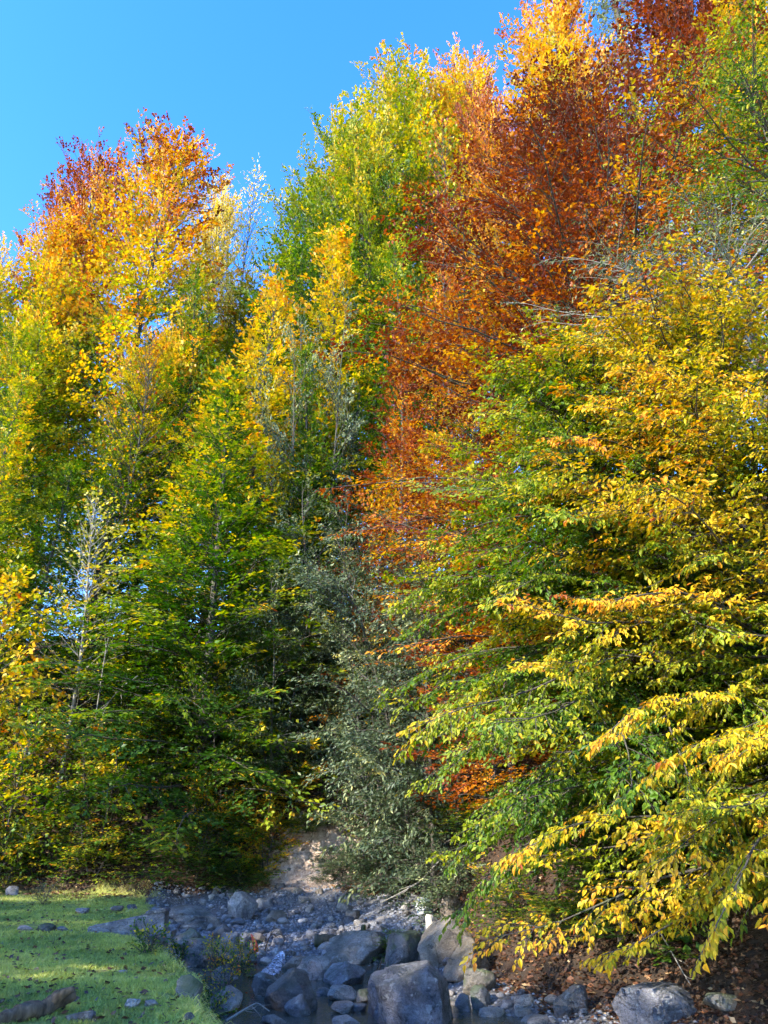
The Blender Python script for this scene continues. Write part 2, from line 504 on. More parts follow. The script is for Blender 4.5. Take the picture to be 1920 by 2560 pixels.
def grow(rng, H, base, prof, n1, e_lo=0.1, e_hi=1.0, droop=0.1, sp2=0.4, sp3=0.3, lsp=0.09, leaf=0.15, aspect=0.55,
         spread=0.5, bias=None, lean=(0, 0), wiggle=0.02, leaf_droop=0.35, twist=0.25, trunk_r=None, keep=1.0,
         age_h=0.1, age_out=0.25, age_bough=0.15, age_spray=0.15, age_leaf=0.12, multi=1, l3=0.45, roll=0.35, tpow=0.9):
    """a tree as arrays: trunk and bough lines, spray lines, and leaves with the bough they hang on"""
    trunk_r = trunk_r or H * 0.011 + 0.02
    tr = []
    for m in range(multi):
        k = 12
        s = np.linspace(0, 1, k)
        ph = rng.uniform(0, 6.28, 4)
        fan = rng.uniform(0.12, 0.35) if multi > 1 else 0
        fa = m * 6.283 / max(multi, 1) + rng.uniform(-.5, .5)
        px = lean[0] * s ** 1.3 * H + wiggle * H * (np.sin(s * 5 + ph[0]) - math.sin(ph[0])) * s + math.cos(fa) * fan * H * s ** 0.9
        py = lean[1] * s ** 1.3 * H + wiggle * H * (np.sin(s * 4 + ph[1]) - math.sin(ph[1])) * s + math.sin(fa) * fan * H * s ** 0.9
        hh = H * (1 if multi == 1 else rng.uniform(0.8, 1.0))
        tr.append(np.stack([px, py, s * hh - 0.35 * (1 - s)], 1))
    TP = np.stack(tr)
    s = np.linspace(0, 1, 12)
    TR = np.tile(trunk_r * ((1 - s) ** 0.8 * 0.95 + 0.03 + 0.35 * np.exp(-s * 22)), (multi, 1))
    b_lines, b_rad, sec_lines, sec_rad, sec_b, tw_lines, tw_b = [], [], [], [], [], [], []
    lp, ld, ln_, la, lr, lb, ls = [], [], [], [], [], [], []
    for i in range(n1):
        tt = ((i + rng.random()) / n1) ** tpow
        trk = tr[i % multi]
        zz = (base + (H - base) * tt * 0.97) / H
        P0 = np.array([np.interp(zz, np.linspace(0, 1, 12), trk[:, c]) for c in range(3)])
        az = i * 2.39996 + rng.uniform(-.4, .4)
        if bias is not None and rng.random() < bias[2]:
            az = bias[0] + rng.normal(0, bias[1])
        L = prof(tt) * rng.uniform(0.68, 1.12)
        el = e_lo + (e_hi - e_lo) * tt + rng.normal(0, 0.10)
        s1 = np.linspace(0, 1, 8)
        dh = np.array([math.cos(az), math.sin(az), 0]); side = np.array([-math.sin(az), math.cos(az), 0])
        bend = rng.uniform(-.22, .22)
        P = P0 + dh * (L * s1 * math.cos(el))[:, None] + side * (L * bend * s1 ** 2 + 0.03 * L * np.sin(s1 * 7 + rng.uniform(0, 6)) * s1)[:, None]
        P[:, 2] += L * s1 * math.sin(el) - droop * L * s1 ** 2 + 0.035 * L * np.sin(s1 * 8 + rng.uniform(0, 6)) * s1
        r0 = max(0.008, min(trunk_r * 0.36, L * 0.0062 + 0.006))
        b_lines.append(P); b_rad.append(r0 * (1 - s1 * 0.85))
        rl = rng.normal(0, roll)
        nb = norm(np.array([0, 0, 1.0]) + side * rl - dh * rng.normal(0.05, 0.15))
        ns = max(4, int(L * 0.85 / sp2))
        sp = np.clip(np.linspace(0.16, 1.0, ns) + rng.normal(0, 0.02, ns), 0.08, 1)
        S0 = np.stack([np.interp(sp, s1, P[:, c]) for c in range(3)], 1)
        tang = norm(np.stack([np.interp(sp, s1, np.gradient(P[:, c])) for c in range(3)], 1))
        sg = np.where(np.arange(ns) % 2 == 0, 1, -1)
        ang = sg * rng.uniform(0.5, 1.05, ns) * (1 - 0.55 * (sp > 0.94))
        sd = norm(rot(tang, np.broadcast_to(nb, tang.shape), ang) + rng.normal(0, 0.10, (ns, 3)) + np.array([0, 0, 0.04]))
        sl = np.clip(L * spread * (0.30 + 0.75 * (1 - sp)) * rng.uniform(0.6, 1.2, ns), 0.18, None)
        kk = np.array([0, .33, .66, 1.0])
        SL = S0[:, None] + sd[:, None] * (sl[:, None] * kk)[..., None]
        SL[:, :, 2] -= (droop * 0.9 + 0.03) * sl[:, None] * kk ** 2
        sec_lines.append(SL)
        sec_rad.append((0.0035 + 0.005 * sl)[:, None] * (1 - 0.75 * kk)[None])
        sec_b.append(np.full(ns, i))
        # twigs
        nt = np.maximum(2, np.ceil(sl / sp3)).astype(int)
        si = np.repeat(np.arange(ns), nt)
        m = len(si)
        q = (np.arange(m) - np.repeat(np.cumsum(nt) - nt, nt)) / np.repeat(nt, nt)
        q = np.clip(0.08 + 0.95 * q + rng.normal(0, 0.03, m), 0, 1)
        T0 = S0[si] + sd[si] * (sl[si] * q)[:, None]
        T0[:, 2] -= (droop * 0.9 + 0.03) * sl[si] * q ** 2
        tg = np.where(np.arange(m) % 2 == 0, 1, -1)
        nbm = norm(np.broadcast_to(nb, (m, 3)) + rng.normal(0, twist * 0.5, (m, 3)))
        td = norm(rot(sd[si], nbm, tg * rng.uniform(0.25, 0.95, m)) + rng.normal(0, 0.12, (m, 3)))
        tl = np.clip(l3 * rng.uniform(0.5, 1.15, m) * (0.55 + 0.45 * (1 - q)), 0.08, None)
        tw_lines.append(np.stack([T0, T0 + td * tl[:, None] - np.array([0, 0, 1.0]) * (droop * tl)[:, None]], 1)); tw_b.append(np.full(m, i))
        nl = np.maximum(2, np.round(tl / lsp)).astype(int)
        ti = np.repeat(np.arange(m), nl)
        g = len(ti)
        r = (np.arange(g) - np.repeat(np.cumsum(nl) - nl, nl) + 0.5) / np.repeat(nl, nl)
        k_ = rng.random(g) < keep
        ti, r = ti[k_], r[k_]
        g = len(ti)
        if g == 0: continue
        lp0 = T0[ti] + td[ti] * (tl[ti] * r)[:, None] - np.array([0, 0, 1.0]) * (droop * tl[ti] * r ** 2)[:, None] + rng.normal(0, leaf * 0.12, (g, 3))
        lg = np.where(np.arange(g) % 2 == 0, 1, -1)
        nn = norm(nbm[ti] + rng.normal(0, twist, (g, 3)))
        dd = norm(rot(td[ti], nn, lg * rng.uniform(0.35, 1.1, g)) - np.array([0, 0, 1.0]) * (leaf_droop * rng.uniform(0.3, 1.7, g))[:, None])
        lp.append(lp0); ld.append(dd); ln_.append(nn)
        lb.append(np.full(g, i)); ls.append(leaf * rng.uniform(0.5, 1.28, g))
        out = sp[si[ti]] * 0.6 + q[ti] * 0.4 * sp[si[ti]]
        spr = rng.normal(0, 1, ns)[si[ti]] * age_spray
        a = 0.5 + age_h * (tt - 0.5) * 2 + age_out * (out - 0.6) + rng.normal(0, age_bough) + spr + rng.normal(0, age_leaf, g) + 0.28 * (rng.random(g) < 0.04)
        la.append(a); lr.append(np.clip(rng.normal(0.5, 0.22, g), 0, 1))
    cat = lambda x: np.concatenate(x) if x else np.zeros((0, 3))
    return dict(TP=TP, TR=TR, BP=np.stack(b_lines), BR=np.stack(b_rad), SP=cat(sec_lines), SR=cat(sec_rad), SB=cat(sec_b), TW=cat(tw_lines), TB=cat(tw_b),
                p=cat(lp), d=cat(ld), n=cat(ln_), s=cat(ls), a=cat(la), r=cat(lr), b=cat(lb), aspect=aspect)

def join(parts):
    V, F, o = [], [], 0
    for v, f in parts:
        V.append(v); F.append(f + o); o += len(v)
    return np.concatenate(V), np.concatenate(F)

def wood_mesh(name, g, sec=True):
    parts = [tubes(g['TP'], g['TR'], 8), tubes(g['BP'], g['BR'], 5)]
    if sec and len(g['SP']):
        parts.append(tubes(g['SP'][:, ::3], g['SR'][:, ::3], 3))
    return mesh_np(name, *join(parts), smooth=True)

def crown_mesh(name, g, rich=False, sel=None):
    q = slice(None) if sel is None else sel
    V, F, k = leaf_faces(g['p'][q], g['d'][q], g['n'][q], g['s'][q], g['aspect'], rich)
    return mesh_np(name, V, F, False, {'age': np.repeat(g['a'][q], k), 'rnd': np.repeat(g['r'][q], k)})

TREE_GROUND = lambda x, y: float(hz(np.array([x]), np.array([y]))[0])

def place(root, x, y, rz=0.0, sc=1.0, sxy=None, sink=0.1):
    root.location = (x, y, TREE_GROUND(x, y) - sink)
    root.rotation_euler = (0, 0, rz)
    root.scale = ((sxy or sc), (sxy or sc), sc)

def tree(name, label, cat, g, x, y, leafmat, barkmat, age, var, rich=False, group=None, sec=True):
    """one tree of its own: trunk with its limbs, and a crown of leaves"""
    r = tag(empty(name), label, cat, group)
    link('trunk', wood_mesh('trunk', g, sec), r, M[barkmat])
    c = link('crown', crown_mesh('crown', g, rich), r, M[leafmat])
    c['kind'] = 'stuff'
    c.color = (age, var, 0, 1)
    place(r, x, y)
    return r

def copy_tree(src, label, x, y, rz, sc, sxy, age, var, group=None, name=None, leafmat=None):
    r = empty(name or src.name.split('.')[0])
    tag(r, label, src['category'], group)
    for ch in src.children:
        c = ch.copy()
        col.objects.link(c)
        c.parent = r
        if ch.name.startswith('crown'):
            c.color = (age, var, 0, 1)
            if leafmat:
                c.material_slots[0].link = 'OBJECT'
                c.material_slots[0].material = M[leafmat]
    place(r, x, y, rz, sc, sxy, 0.2)
    return r

def near_tree(name, label, cat, g, x, y, leafmat, barkmat, age, var, group=None, single=0, every=4):
    """a tree close by: every bough is a part with its own leaves"""
    r = tag(empty(name), label, cat, group)
    link('trunk', mesh_np('trunk', *tubes(g['TP'], g['TR'], 10), smooth=True), r, M[barkmat])
    place(r, x, y)
    P = g['p'] + np.array(r.location)
    rel = P - np.array([0, 0, EYE])
    depth = rel[:, 1] * CP + rel[:, 2] * SP
    u = 960 + FPX * rel[:, 0] / depth
    v = 1280 - FPX * (-rel[:, 1] * SP + rel[:, 2] * CP) / depth
    pick = np.zeros(len(P), bool)
    if single:
        ok = (u > 20) & (u < 1900) & (v > 20) & (v < 2540)
        order = np.argsort(np.where(ok, depth, 1e9))[:single]
        pick[order] = True
    blades = {}
    for i in range(len(g['BP'])):
        seg = [tubes(g['BP'][i:i + 1], g['BR'][i:i + 1], 6)]
        m = g['SB'] == i
        if m.any(): seg.append(tubes(g['SP'][m], g['SR'][m], 4))
        m = g['TB'] == i
        if m.any() and g['BP'][i][-1, 1] < 0.8:
            tw = g['TW'][m][::1 if single else every]
            seg.append(tubes(tw, np.tile(np.array([0.0035, 0.0012]), (len(tw), 1)), 3))
        front = g['BP'][i][-1, 1] < 0.3 and r.location.y + g['BP'][i][-1, 1] < 13.0
        b = link('bough', mesh_np('bough', *join(seg), smooth=True), r, M[barkmat])
        m = (g['b'] == i) & ~pick
        if m.any():
            c = link('leaves', crown_mesh('leaves', g, front, m), b, M[leafmat])
            c['kind'] = 'stuff'
            c.color = (age, var, 0, 1)
        for q in np.nonzero((g['b'] == i) & pick)[0]:
            key = (int(np.clip(round(g['a'][q] * 12), 2, 10)), int(g['r'][q] * 2.99))
            if key not in blades:
                V, F, k = leaf_faces(np.zeros((1, 3)), np.array([[0, 1.0, 0]]), np.array([[0, 0, 1.0]]), np.ones(1), g['aspect'], True)
                blades[key] = mesh_np('leaf', V, F, False, {'age': np.full(2, key[0] / 12), 'rnd': np.full(2, (key[1] + .5) / 3)})
            o = link('leaf', blades[key], b, M[leafmat])
            o.color = (age, var, 0, 1)
            d = norm(g['d'][q]); w = norm(np.cross(d, g['n'][q])); upv = np.cross(w, d)
            mt = Matrix(((w[0], d[0], upv[0]), (w[1], d[1], upv[1]), (w[2], d[2], upv[2]))) * float(g['s'][q])
            o.matrix_basis = Matrix.Translation(Vector(g['p'][q])) @ mt.to_4x4()
    return r

def on_hill(u, vtop, Yw):
    p = at(u, vtop, Yw)
    return p[0], Yw, p[2] - TREE_GROUND(p[0], Yw)

# ---- the trees on the near right bank
def PR(pts):
    xs = [a for a, b in pts]; ys = [b for a, b in pts]
    return lambda tt: float(np.interp(tt, xs, ys))

W_ = math.pi * 1.12      # azimuth of the side that faces stream and camera
rng = np.random.default_rng(11)
g = grow(rng, 9.4, 0.3, PR([(0, 4.3), (.3, 4.3), (.6, 3.6), (.85, 2.4), (1, 0.8)]), 180, -0.18, 0.75, 0.10, 0.165, 0.115, 0.045, 0.099, 0.54,
         0.36, (W_, 0.85, 0.72), (-0.05, -0.03), l3=0.34, leaf_droop=0.55, age_out=0.34, age_bough=0.07, age_spray=0.07, age_leaf=0.07, age_h=0.06, trunk_r=0.17)
near_tree('hornbeam_tree', 'golden yellow hornbeam with long drooping sprays filling the right edge', 'tree', g, 6.4, 12.0, 'leaf', 'bark', 0.48, 0.36, single=300)

rng = np.random.default_rng(12)
g = grow(rng, 8.6, 0.4, PR([(0, 4.1), (.3, 4.5), (.6, 3.9), (.85, 2.4), (1, 0.7)]), 192, -0.36, 0.65, 0.14, 0.165, 0.118, 0.046, 0.098, 0.60,
         0.36, (W_, 0.9, 0.7), (-0.05, -0.02), l3=0.34, leaf_droop=0.5, age_out=0.40, age_bough=0.08, age_spray=0.08, age_leaf=0.07, age_h=0.12, trunk_r=0.14)
near_tree('beech_tree', 'bright green and lime leaved beech leaning low over the stream boulders', 'tree', g, 5.0, 14.3, 'leaf', 'bark', 0.28, 0.36, single=120)

rng = np.random.default_rng(13)
g = grow(rng, 18.0, 0.6, PR([(0, 5.6), (.2, 7.3), (.36, 7.4), (.5, 6.2), (.65, 5.2), (.8, 4.0), (1, 1.6)]), 185, 0.02, 0.95, 0.08, 0.25, 0.17, 0.062, 0.115, 0.62,
         0.34, (W_, 0.8, 0.7), (-0.02, -0.02), l3=0.42, leaf_droop=0.3, age_out=-0.12, age_bough=0.11, age_spray=0.07, age_leaf=0.06, age_h=0.16, trunk_r=0.24)
near_tree('copper_beech_tree', 'tall copper beech with rusty red brown leaves and orange lower boughs', 'tree', g, 6.4, 17.4, 'leaf', 'bark', 0.93, 0.55)

rng = np.random.default_rng(14)
g = grow(rng, 15.0, 7.0, PR([(0, 4.2), (.4, 4.8), (.8, 3.0), (1, 0.8)]), 74, 0.05, 0.85, 0.12, 0.24, 0.16, 0.06, 0.10, 0.5,
         0.36, (W_, 1.0, 0.6), l3=0.4, leaf_droop=0.5, age_bough=0.09, age_spray=0.08, age_leaf=0.07, trunk_r=0.2)
near_tree('hornbeam_tree', 'green and yellow hornbeam boughs in the top right corner above the copper beech', 'tree', g, 9.4, 14.6, 'leaf', 'bark', 0.33, 0.5)

rng = np.random.default_rng(15)
g = grow(rng, 10.0, 6.6, PR([(0, 4.4), (.5, 4.0), (1, 1.5)]), 40, 0.05, 0.5, 0.10, 0.23, 0.16, 0.055, 0.085, 0.30,
         0.42, (W_, 0.75, 0.8), (-0.02, -0.05), l3=0.38, leaf_droop=0.6, keep=0.75, twist=0.5, age_bough=0.1, trunk_r=0.12)
near_tree('willow_tree', 'grey green willow with bare grey twigs reaching across the copper beech', 'tree', g, 6.9, 12.6, 'grey_leaf', 'pale_bark', 0.35, 0.6)

rng = np.random.default_rng(16)
g = grow(rng, 10.2, 0.5, PR([(0, 2.8), (.4, 3.5), (.8, 2.4), (1, 1.0)]), 165, 0.35, 1.0, 0.24, 0.21, 0.15, 0.05, 0.135, 0.40,
         0.42, (W_, 1.1, 0.5), (-0.04, -0.03), l3=0.38, leaf_droop=0.6, twist=0.6, roll=0.8, age_bough=0.22, age_spray=0.16, trunk_r=0.08, multi=4)
near_tree('willow_tree', 'dull grey green willow beside the copper beech, hanging over the clay bank', 'tree', g, 1.2, 21.8, 'grey_leaf', 'bark', 0.20, 0.5)

rng = np.random.default_rng(17)
g = grow(rng, 11.5, 1.0, PR([(0, 3.2), (.4, 4.1), (.8, 2.6), (1, 0.8)]), 90, 0.05, 0.8, 0.10, 0.23, 0.16, 0.057, 0.10, 0.58,
         0.38, (W_, 1.0, 0.6), (-0.03, -0.02), l3=0.38, leaf_droop=0.4, age_out=0.45, age_bough=0.14, age_spray=0.1, trunk_r=0.15)
near_tree('beech_tree', 'rust and orange beech whose spray tips show beyond the grey willow', 'tree', g, 3.0, 21.4, 'leaf', 'bark', 0.80, 0.7)

# ---- prototypes for the hillside forest
def proto_cone(seed, H=16.0, R=3.6):
    return grow(np.random.default_rng(seed), H, 0.8, PR([(0, R), (.25, R), (.5, R * .78), (.8, R * .42), (1, 0.5)]), 150, 0.12, 0.95, 0.10, 0.24, 0.17, 0.062, 0.15, 0.64,
                0.44, l3=0.46, leaf_droop=0.3, age_out=0.45, age_h=0.12, age_bough=0.05, age_spray=0.06, age_leaf=0.05)

def proto_round(seed, H=21.0, R=4.6, base=2.6):
    return grow(np.random.default_rng(seed), H, base, PR([(0, R * .7), (.3, R), (.6, R * .92), (.85, R * .74), (1, R * .42)]), 160, 0.10, 1.0, 0.05, 0.29, 0.21, 0.078, 0.168, 0.74,
                0.46, l3=0.58, leaf_droop=0.25, roll=0.5, age_out=0.30, age_h=0.22, age_bough=0.08, age_spray=0.06, age_leaf=0.05, tpow=0.72)

def proto_thin(seed, H=17.0, R=3.0, keep=0.35, base=4.0):
    return grow(np.random.default_rng(seed), H, base, PR([(0, R * .8), (.4, R), (.8, R * .6), (1, R * .25)]), 90, 0.45, 1.1, 0.03, 0.28, 0.21, 0.07, 0.135, 0.7,
                0.44, l3=0.5, keep=keep, roll=0.6, age_bough=0.1, trunk_r=0.08)

def proto_shrub(seed, H=4.2, R=1.9, leaf=0.12, keep=0.9, n=90):
    return grow(np.random.default_rng(seed), H, 0.4, PR([(0, R * .8), (.4, R), (.8, R * .7), (1, R * .3)]), n, 0.15, 0.95, 0.12, 0.19, 0.14, 0.06, leaf, 0.75,
                0.45, l3=0.34, multi=4, keep=keep, roll=0.5, twist=0.4, leaf_droop=0.5, trunk_r=0.04, age_out=0.3)

PROTO_H = {}
PROTO = {}
def use(key, maker, name, label, cat, u, vtop, hw, Yw, age, var, leafmat='leaf', bark='bark', rz=None, group='trees on the hillside'):
    x, y, Hn = on_hill(u, vtop, Yw)
    rr = random.Random(int(u * 7 + vtop))
    rz = rr.uniform(0, 6.28) if rz is None else rz
    if key not in PROTO:
        g = maker()
        H0 = float(np.percentile(g['p'][:, 2], 99.6)); R0 = float(np.percentile(np.hypot(g['p'][:, 0], g['p'][:, 1]), 97))
        r = tag(empty(name), label, cat, group)
        link('trunk', wood_mesh('trunk', g), r, M[bark])
        c = link('crown', crown_mesh('crown', g), r, M[leafmat]); c['kind'] = 'stuff'; c.color = (age, var, 0, 1)
        PROTO[key] = (r, H0, R0)
    else:
        r, H0, R0 = PROTO[key]
        r = copy_tree(r, label, 0, 0, 0, 1, 1, age, var, group, name, leafmat)
        r['category'] = cat
    depth = Yw / ray(u, vtop + 150)[1]
    sxy = 1.16 * hw / FPX * depth / R0
    place(r, x, y, rz, Hn / H0 * 0.97, sxy, 0.25)
    return r

cone = lambda s, **k: (lambda: proto_cone(s, **k))
rnd_ = lambda s, **k: (lambda: proto_round(s, **k))
thin = lambda s, **k: (lambda: proto_thin(s, **k))
shr = lambda s, **k: (lambda: proto_shrub(s, **k))

use('c0', lambda: grow(np.random.default_rng(110), 15.0, 0.5, PR([(0, 4.3), (.2, 4.3), (.45, 3.2), (.7, 1.9), (.88, 1.0), (1, 0.4)]), 215, 0.02, 0.85, 0.10, 0.25, 0.17, 0.060, 0.150, 0.64,
    0.44, l3=0.46, leaf_droop=0.25, roll=0.22, age_out=0.75, age_h=0.14, age_bough=0.04, age_spray=0.06, age_leaf=0.05), 'hornbeam_tree', 'broad cone shaped green hornbeam with yellow tips in mid slope', 'tree', 585, 920, 290, 27.2, 0.29, 0.5)
use('c1', cone(101), 'hornbeam_tree', 'olive hornbeam behind the cone shaped one, below the bright yellow top', 'tree', 560, 900, 170, 30.5, 0.24, 0.4)
use('c2', cone(102, H=15, R=3.0), 'hornbeam_tree', 'narrow bright yellow hornbeam rising behind the green cone shaped one', 'tree', 665, 650, 165, 31.5, 0.52, 0.3)
use('c2', None, 'hornbeam_tree', 'bushy lemon yellow tree top between the narrow yellow hornbeam and the rust beech', 'tree', 820, 575, 165, 34, 0.50, 0.3)
use('r1', rnd_(103), 'beech_tree', 'dark green and yellow beech on the slope below the skyline', 'tree', 930, 330, 150, 37, 0.24, 0.42)
use('r2', rnd_(104), 'beech_tree', 'yellow green beech on the skyline left of the golden crown', 'tree', 1030, 140, 170, 42, 0.33, 0.36)
use('r1', None, 'beech_tree', 'olive green rounded crown stepping up the skyline right of the birch', 'tree', 845, 265, 150, 39.5, 0.24, 0.36)
use('r3', rnd_(105), 'maple_tree', 'golden yellow crown on the skyline beside the pale spruce', 'tree', 1350, -40, 180, 41, 0.53, 0.42)
use('r3', None, 'beech_tree', 'dull gold crown between the green skyline beech and the golden one', 'tree', 1160, 95, 130, 43, 0.46, 0.36)
use('r1', None, 'beech_tree', 'small flame orange crown below the golden skyline tree', 'tree', 1205, 185, 110, 38, 0.70, 0.4)
use('t1', thin(106, keep=0.4), 'ash_tree', 'brownish half bare tree left of the copper beech', 'tree', 1120, 280, 140, 34, 0.62, 0.5)
use('c1', None, 'hornbeam_tree', 'burnt orange hornbeam showing left of the copper beech boughs', 'tree', 1120, 470, 150, 27.5, 0.86, 0.5)
use('r2', None, 'beech_tree', 'large orange and gold beech crowning the left skyline', 'tree', 420, 325, 175, 40, 0.56, 0.6)
use('r1', None, 'beech_tree', 'red orange beech just left of the large gold crown', 'tree', 270, 375, 130, 42, 0.66, 0.55)
use('r3', None, 'beech_tree', 'yellow and green beech stepping down the left skyline', 'tree', 150, 520, 150, 39, 0.42, 0.5)
use('r2', None, 'beech_tree', 'green crown cut by the left picture edge at the skyline', 'tree', 0, 590, 110, 38, 0.33, 0.4)
use('t1', None, 'birch_tree', 'pale golden wispy birch on the skyline notch', 'tree', 630, 400, 85, 44, 0.75, 0.3, 'pale_leaf')
use('t2', thin(107, keep=0.12, H=14, R=3.2), 'ash_tree', 'nearly bare grey twigged tree below the large gold crown', 'tree', 370, 790, 130, 34, 0.62, 0.5)
use('r3', None, 'beech_tree', 'dark olive tree right of the skyline birch', 'tree', 760, 410, 140, 41, 0.17, 0.4)
use('c3', cone(108, H=17, R=3.3), 'hornbeam_tree', 'yellow tipped hornbeam low on the left edge below the skyline', 'tree', 75, 930, 150, 32, 0.35, 0.45)
use('c3', None, 'hornbeam_tree', 'dull green and bronze hornbeam left of the green cone shaped one', 'tree', 320, 880, 150, 34.5, 0.30, 0.5)
use('c2', None, 'hornbeam_tree', 'orange yellow tree at the left edge above the bright maple', 'tree', 10, 1060, 140, 30, 0.36, 0.5)
use('c3', None, 'hornbeam_tree', 'dark green tree in the gap between yellow hornbeam and copper beech', 'tree', 790, 840, 130, 30, 0.13, 0.35)
use('w1', lambda: grow(np.random.default_rng(131), 9, 0.8, PR([(0, 1.9), (.4, 2.4), (.8, 1.5), (1, .6)]), 150, .25, 1.0, .16, .20, .15, .05, .125, .38, .46, l3=.40, twist=.5, leaf_droop=.5, multi=5, roll=.6, trunk_r=.07),
    'willow_tree', 'grey leaved willow top left of the orange beech boughs', 'tree', 800, 740, 130, 30.5, 0.25, 0.5, 'grey_leaf')
use('w1', None, 'willow_tree', 'grey green willow thicket at the foot of the slope above the clay scar', 'tree', 850, 1230, 210, 28.0, 0.22, 0.5, 'grey_leaf')
use('m1', lambda: grow(np.random.default_rng(132), 8, 1.0, PR([(0, 1.8), (.4, 2.3), (.8, 1.5), (1, .5)]), 80, .25, 1.0, .06, .26, .19, .085, .17, .85, .45, l3=.45, keep=.85, twist=.45, leaf_droop=.45, roll=.5),
    'maple_tree', 'bright yellow field maple at the left edge above the shrubs', 'tree', 55, 1390, 150, 27.0, 0.45, 0.22)
use('t3', thin(109, keep=0.22, H=11, R=2.4, base=2.0), 'poplar_tree', 'slender pale trunked tree with sparse lemon leaves', 'tree', 265, 1200, 135, 27.8, 0.55, 0.4, 'pale_leaf', 'pale_bark')
use('c1', None, 'hornbeam_tree', 'shaded green tree behind the slender pale trunked one', 'tree', 170, 1130, 150, 31, 0.17, 0.35)
use('c3', None, 'hornbeam_tree', 'green hornbeam between the skyline notch and the narrow yellow hornbeam', 'tree', 500, 640, 140, 36, 0.24, 0.45)
use('c1', None, 'hornbeam_tree', 'shaded green hornbeam in the hollow right of the cone shaped one', 'tree', 760, 1080, 150, 29, 0.15, 0.4)
use('c3', None, 'hornbeam_tree', 'dark green tree below the yellow green skyline beech', 'tree', 1010, 560, 140, 32, 0.22, 0.45)
use('r1', None, 'beech_tree', 'dull green beech filling the left edge below the skyline', 'tree', 60, 760, 150, 35, 0.25, 0.45)
use('c2', None, 'hornbeam_tree', 'small green hornbeam behind the loose olive shrub', 'tree', 400, 1390, 140, 28.6, 0.22, 0.45)
use('c3', None, 'hornbeam_tree', 'dark green tree behind the grey willow top', 'tree', 900, 770, 150, 34, 0.17, 0.35)
use('c1', None, 'hornbeam_tree', 'rust orange tree left of the copper beech boughs', 'tree', 985, 800, 150, 28.5, 0.88, 0.5)
use('r1', None, 'beech_tree', 'bronze grey rounded crown below the large gold crown', 'tree', 420, 830, 130, 37, 0.40, 0.35)
use('w1', None, 'willow_tree', 'grey willow clump left of the clay scar willow thicket', 'tree', 720, 1340, 140, 27.0, 0.20, 0.45, 'grey_leaf')
use('w1', None, 'willow_tree', 'olive grey willow clump under the orange spray tips', 'tree', 960, 1480, 150, 24.6, 0.28, 0.5, 'grey_leaf')
use('r2', None, 'beech_tree', 'dull green crown filling the gap under the red orange skyline beech', 'tree', 210, 730, 150, 46, 0.26, 0.35)
use('r1', None, 'beech_tree', 'olive crown behind the nearly bare grey tree', 'tree', 470, 760, 150, 47, 0.28, 0.35)
use('r3', None, 'beech_tree', 'shaded olive crown behind the narrow yellow hornbeam', 'tree', 640, 720, 150, 45, 0.22, 0.35)
use('r2', None, 'beech_tree', 'bronze green crown between the skyline beeches', 'tree', 1100, 210, 150, 45, 0.42, 0.4)
use('c3', None, 'hornbeam_tree', 'dark green tree low between cone shaped hornbeam and willow clump', 'tree', 680, 1180, 130, 31.5, 0.16, 0.35)
use('c1', None, 'hornbeam_tree', 'low lime green hornbeam under the golden one at the right edge', 'tree', 1760, 1560, 270, 13.2, 0.33, 0.45)
use('c3', None, 'hornbeam_tree', 'low green hornbeam whose sprays hang above the dark slab', 'tree', 1500, 1760, 210, 13.6, 0.26, 0.45)
use('c2', None, 'hornbeam_tree', 'small yellow green hornbeam in the bottom right corner', 'tree', 1900, 1950, 170, 12.6, 0.38, 0.45)
use('c1', None, 'copper_beech_tree', 'smaller rust leaved beech showing through the lime leaved boughs', 'tree', 1230, 1010, 190, 18.6, 0.90, 0.4)
use('r3', None, 'ash_tree', 'straw coloured round crown behind the skyline birch', 'tree', 575, 440, 100, 46, 0.72, 0.3, 'pale_leaf')
use('r3', None, 'beech_tree', 'rust brown beech high behind the copper beech crown', 'tree', 1640, -260, 210, 33, 0.93, 0.4)
use('r1', None, 'beech_tree', 'dull yellow beech behind the boughs at the right edge', 'tree', 1880, -60, 190, 30, 0.35, 0.4)

def spruce(seed, H=20, R=2.6):
    return grow(np.random.default_rng(seed), H, 1.5, PR([(0, R), (.5, R * .6), (1, .15)]), 170, -0.15, 0.5, 0.22, 0.22, 0.16, 0.05, 0.16, 0.3, 0.36, l3=0.34, leaf_droop=0.9, twist=0.5, wiggle=0.004, roll=0.15)
use('s1', lambda: spruce(141), 'spruce_tree', 'pale green spruce with hanging twigs beside the golden skyline crown', 'tree', 1500, -220, 170, 40, 0.62, 0.3, 'grey_leaf')

# ---- shrubs along the foot of the slope
SG = 'shrubs along the foot of the slope'
use('b1', shr(151), 'hazel_shrub', 'large yellow green shrub at the left edge behind the meadow', 'shrub', 70, 1730, 150, 26.4, 0.31, 0.4, group=SG)
use('b2', shr(152, keep=.7), 'hazel_shrub', 'loose olive yellow shrub between the left edge shrub and the dark bramble', 'shrub', 285, 1790, 140, 26.5, 0.32, 0.35, group=SG)
use('b1', None, 'hazel_shrub', 'small green shrub low on the bank at the left edge', 'shrub', 40, 2010, 110, 25.9, 0.24, 0.35, group=SG)
use('b2', None, 'hazel_shrub', 'low yellow leaved shrub below the loose olive shrub', 'shrub', 250, 2020, 110, 25.9, 0.31, 0.35, group=SG)
use('b3', shr(153, H=3.2, R=2.0, leaf=.10, keep=1, n=110), 'bramble_bush', 'dark green bramble bush behind the standing boulder', 'bush', 500, 2010, 150, 26.0, 0.10, 0.3, 'leaf', group=SG)
use('b3', None, 'bramble_bush', 'low dark bramble spilling towards the gravel left of the clay scar', 'bush', 610, 2120, 90, 25.6, 0.10, 0.3, 'leaf', group=SG)
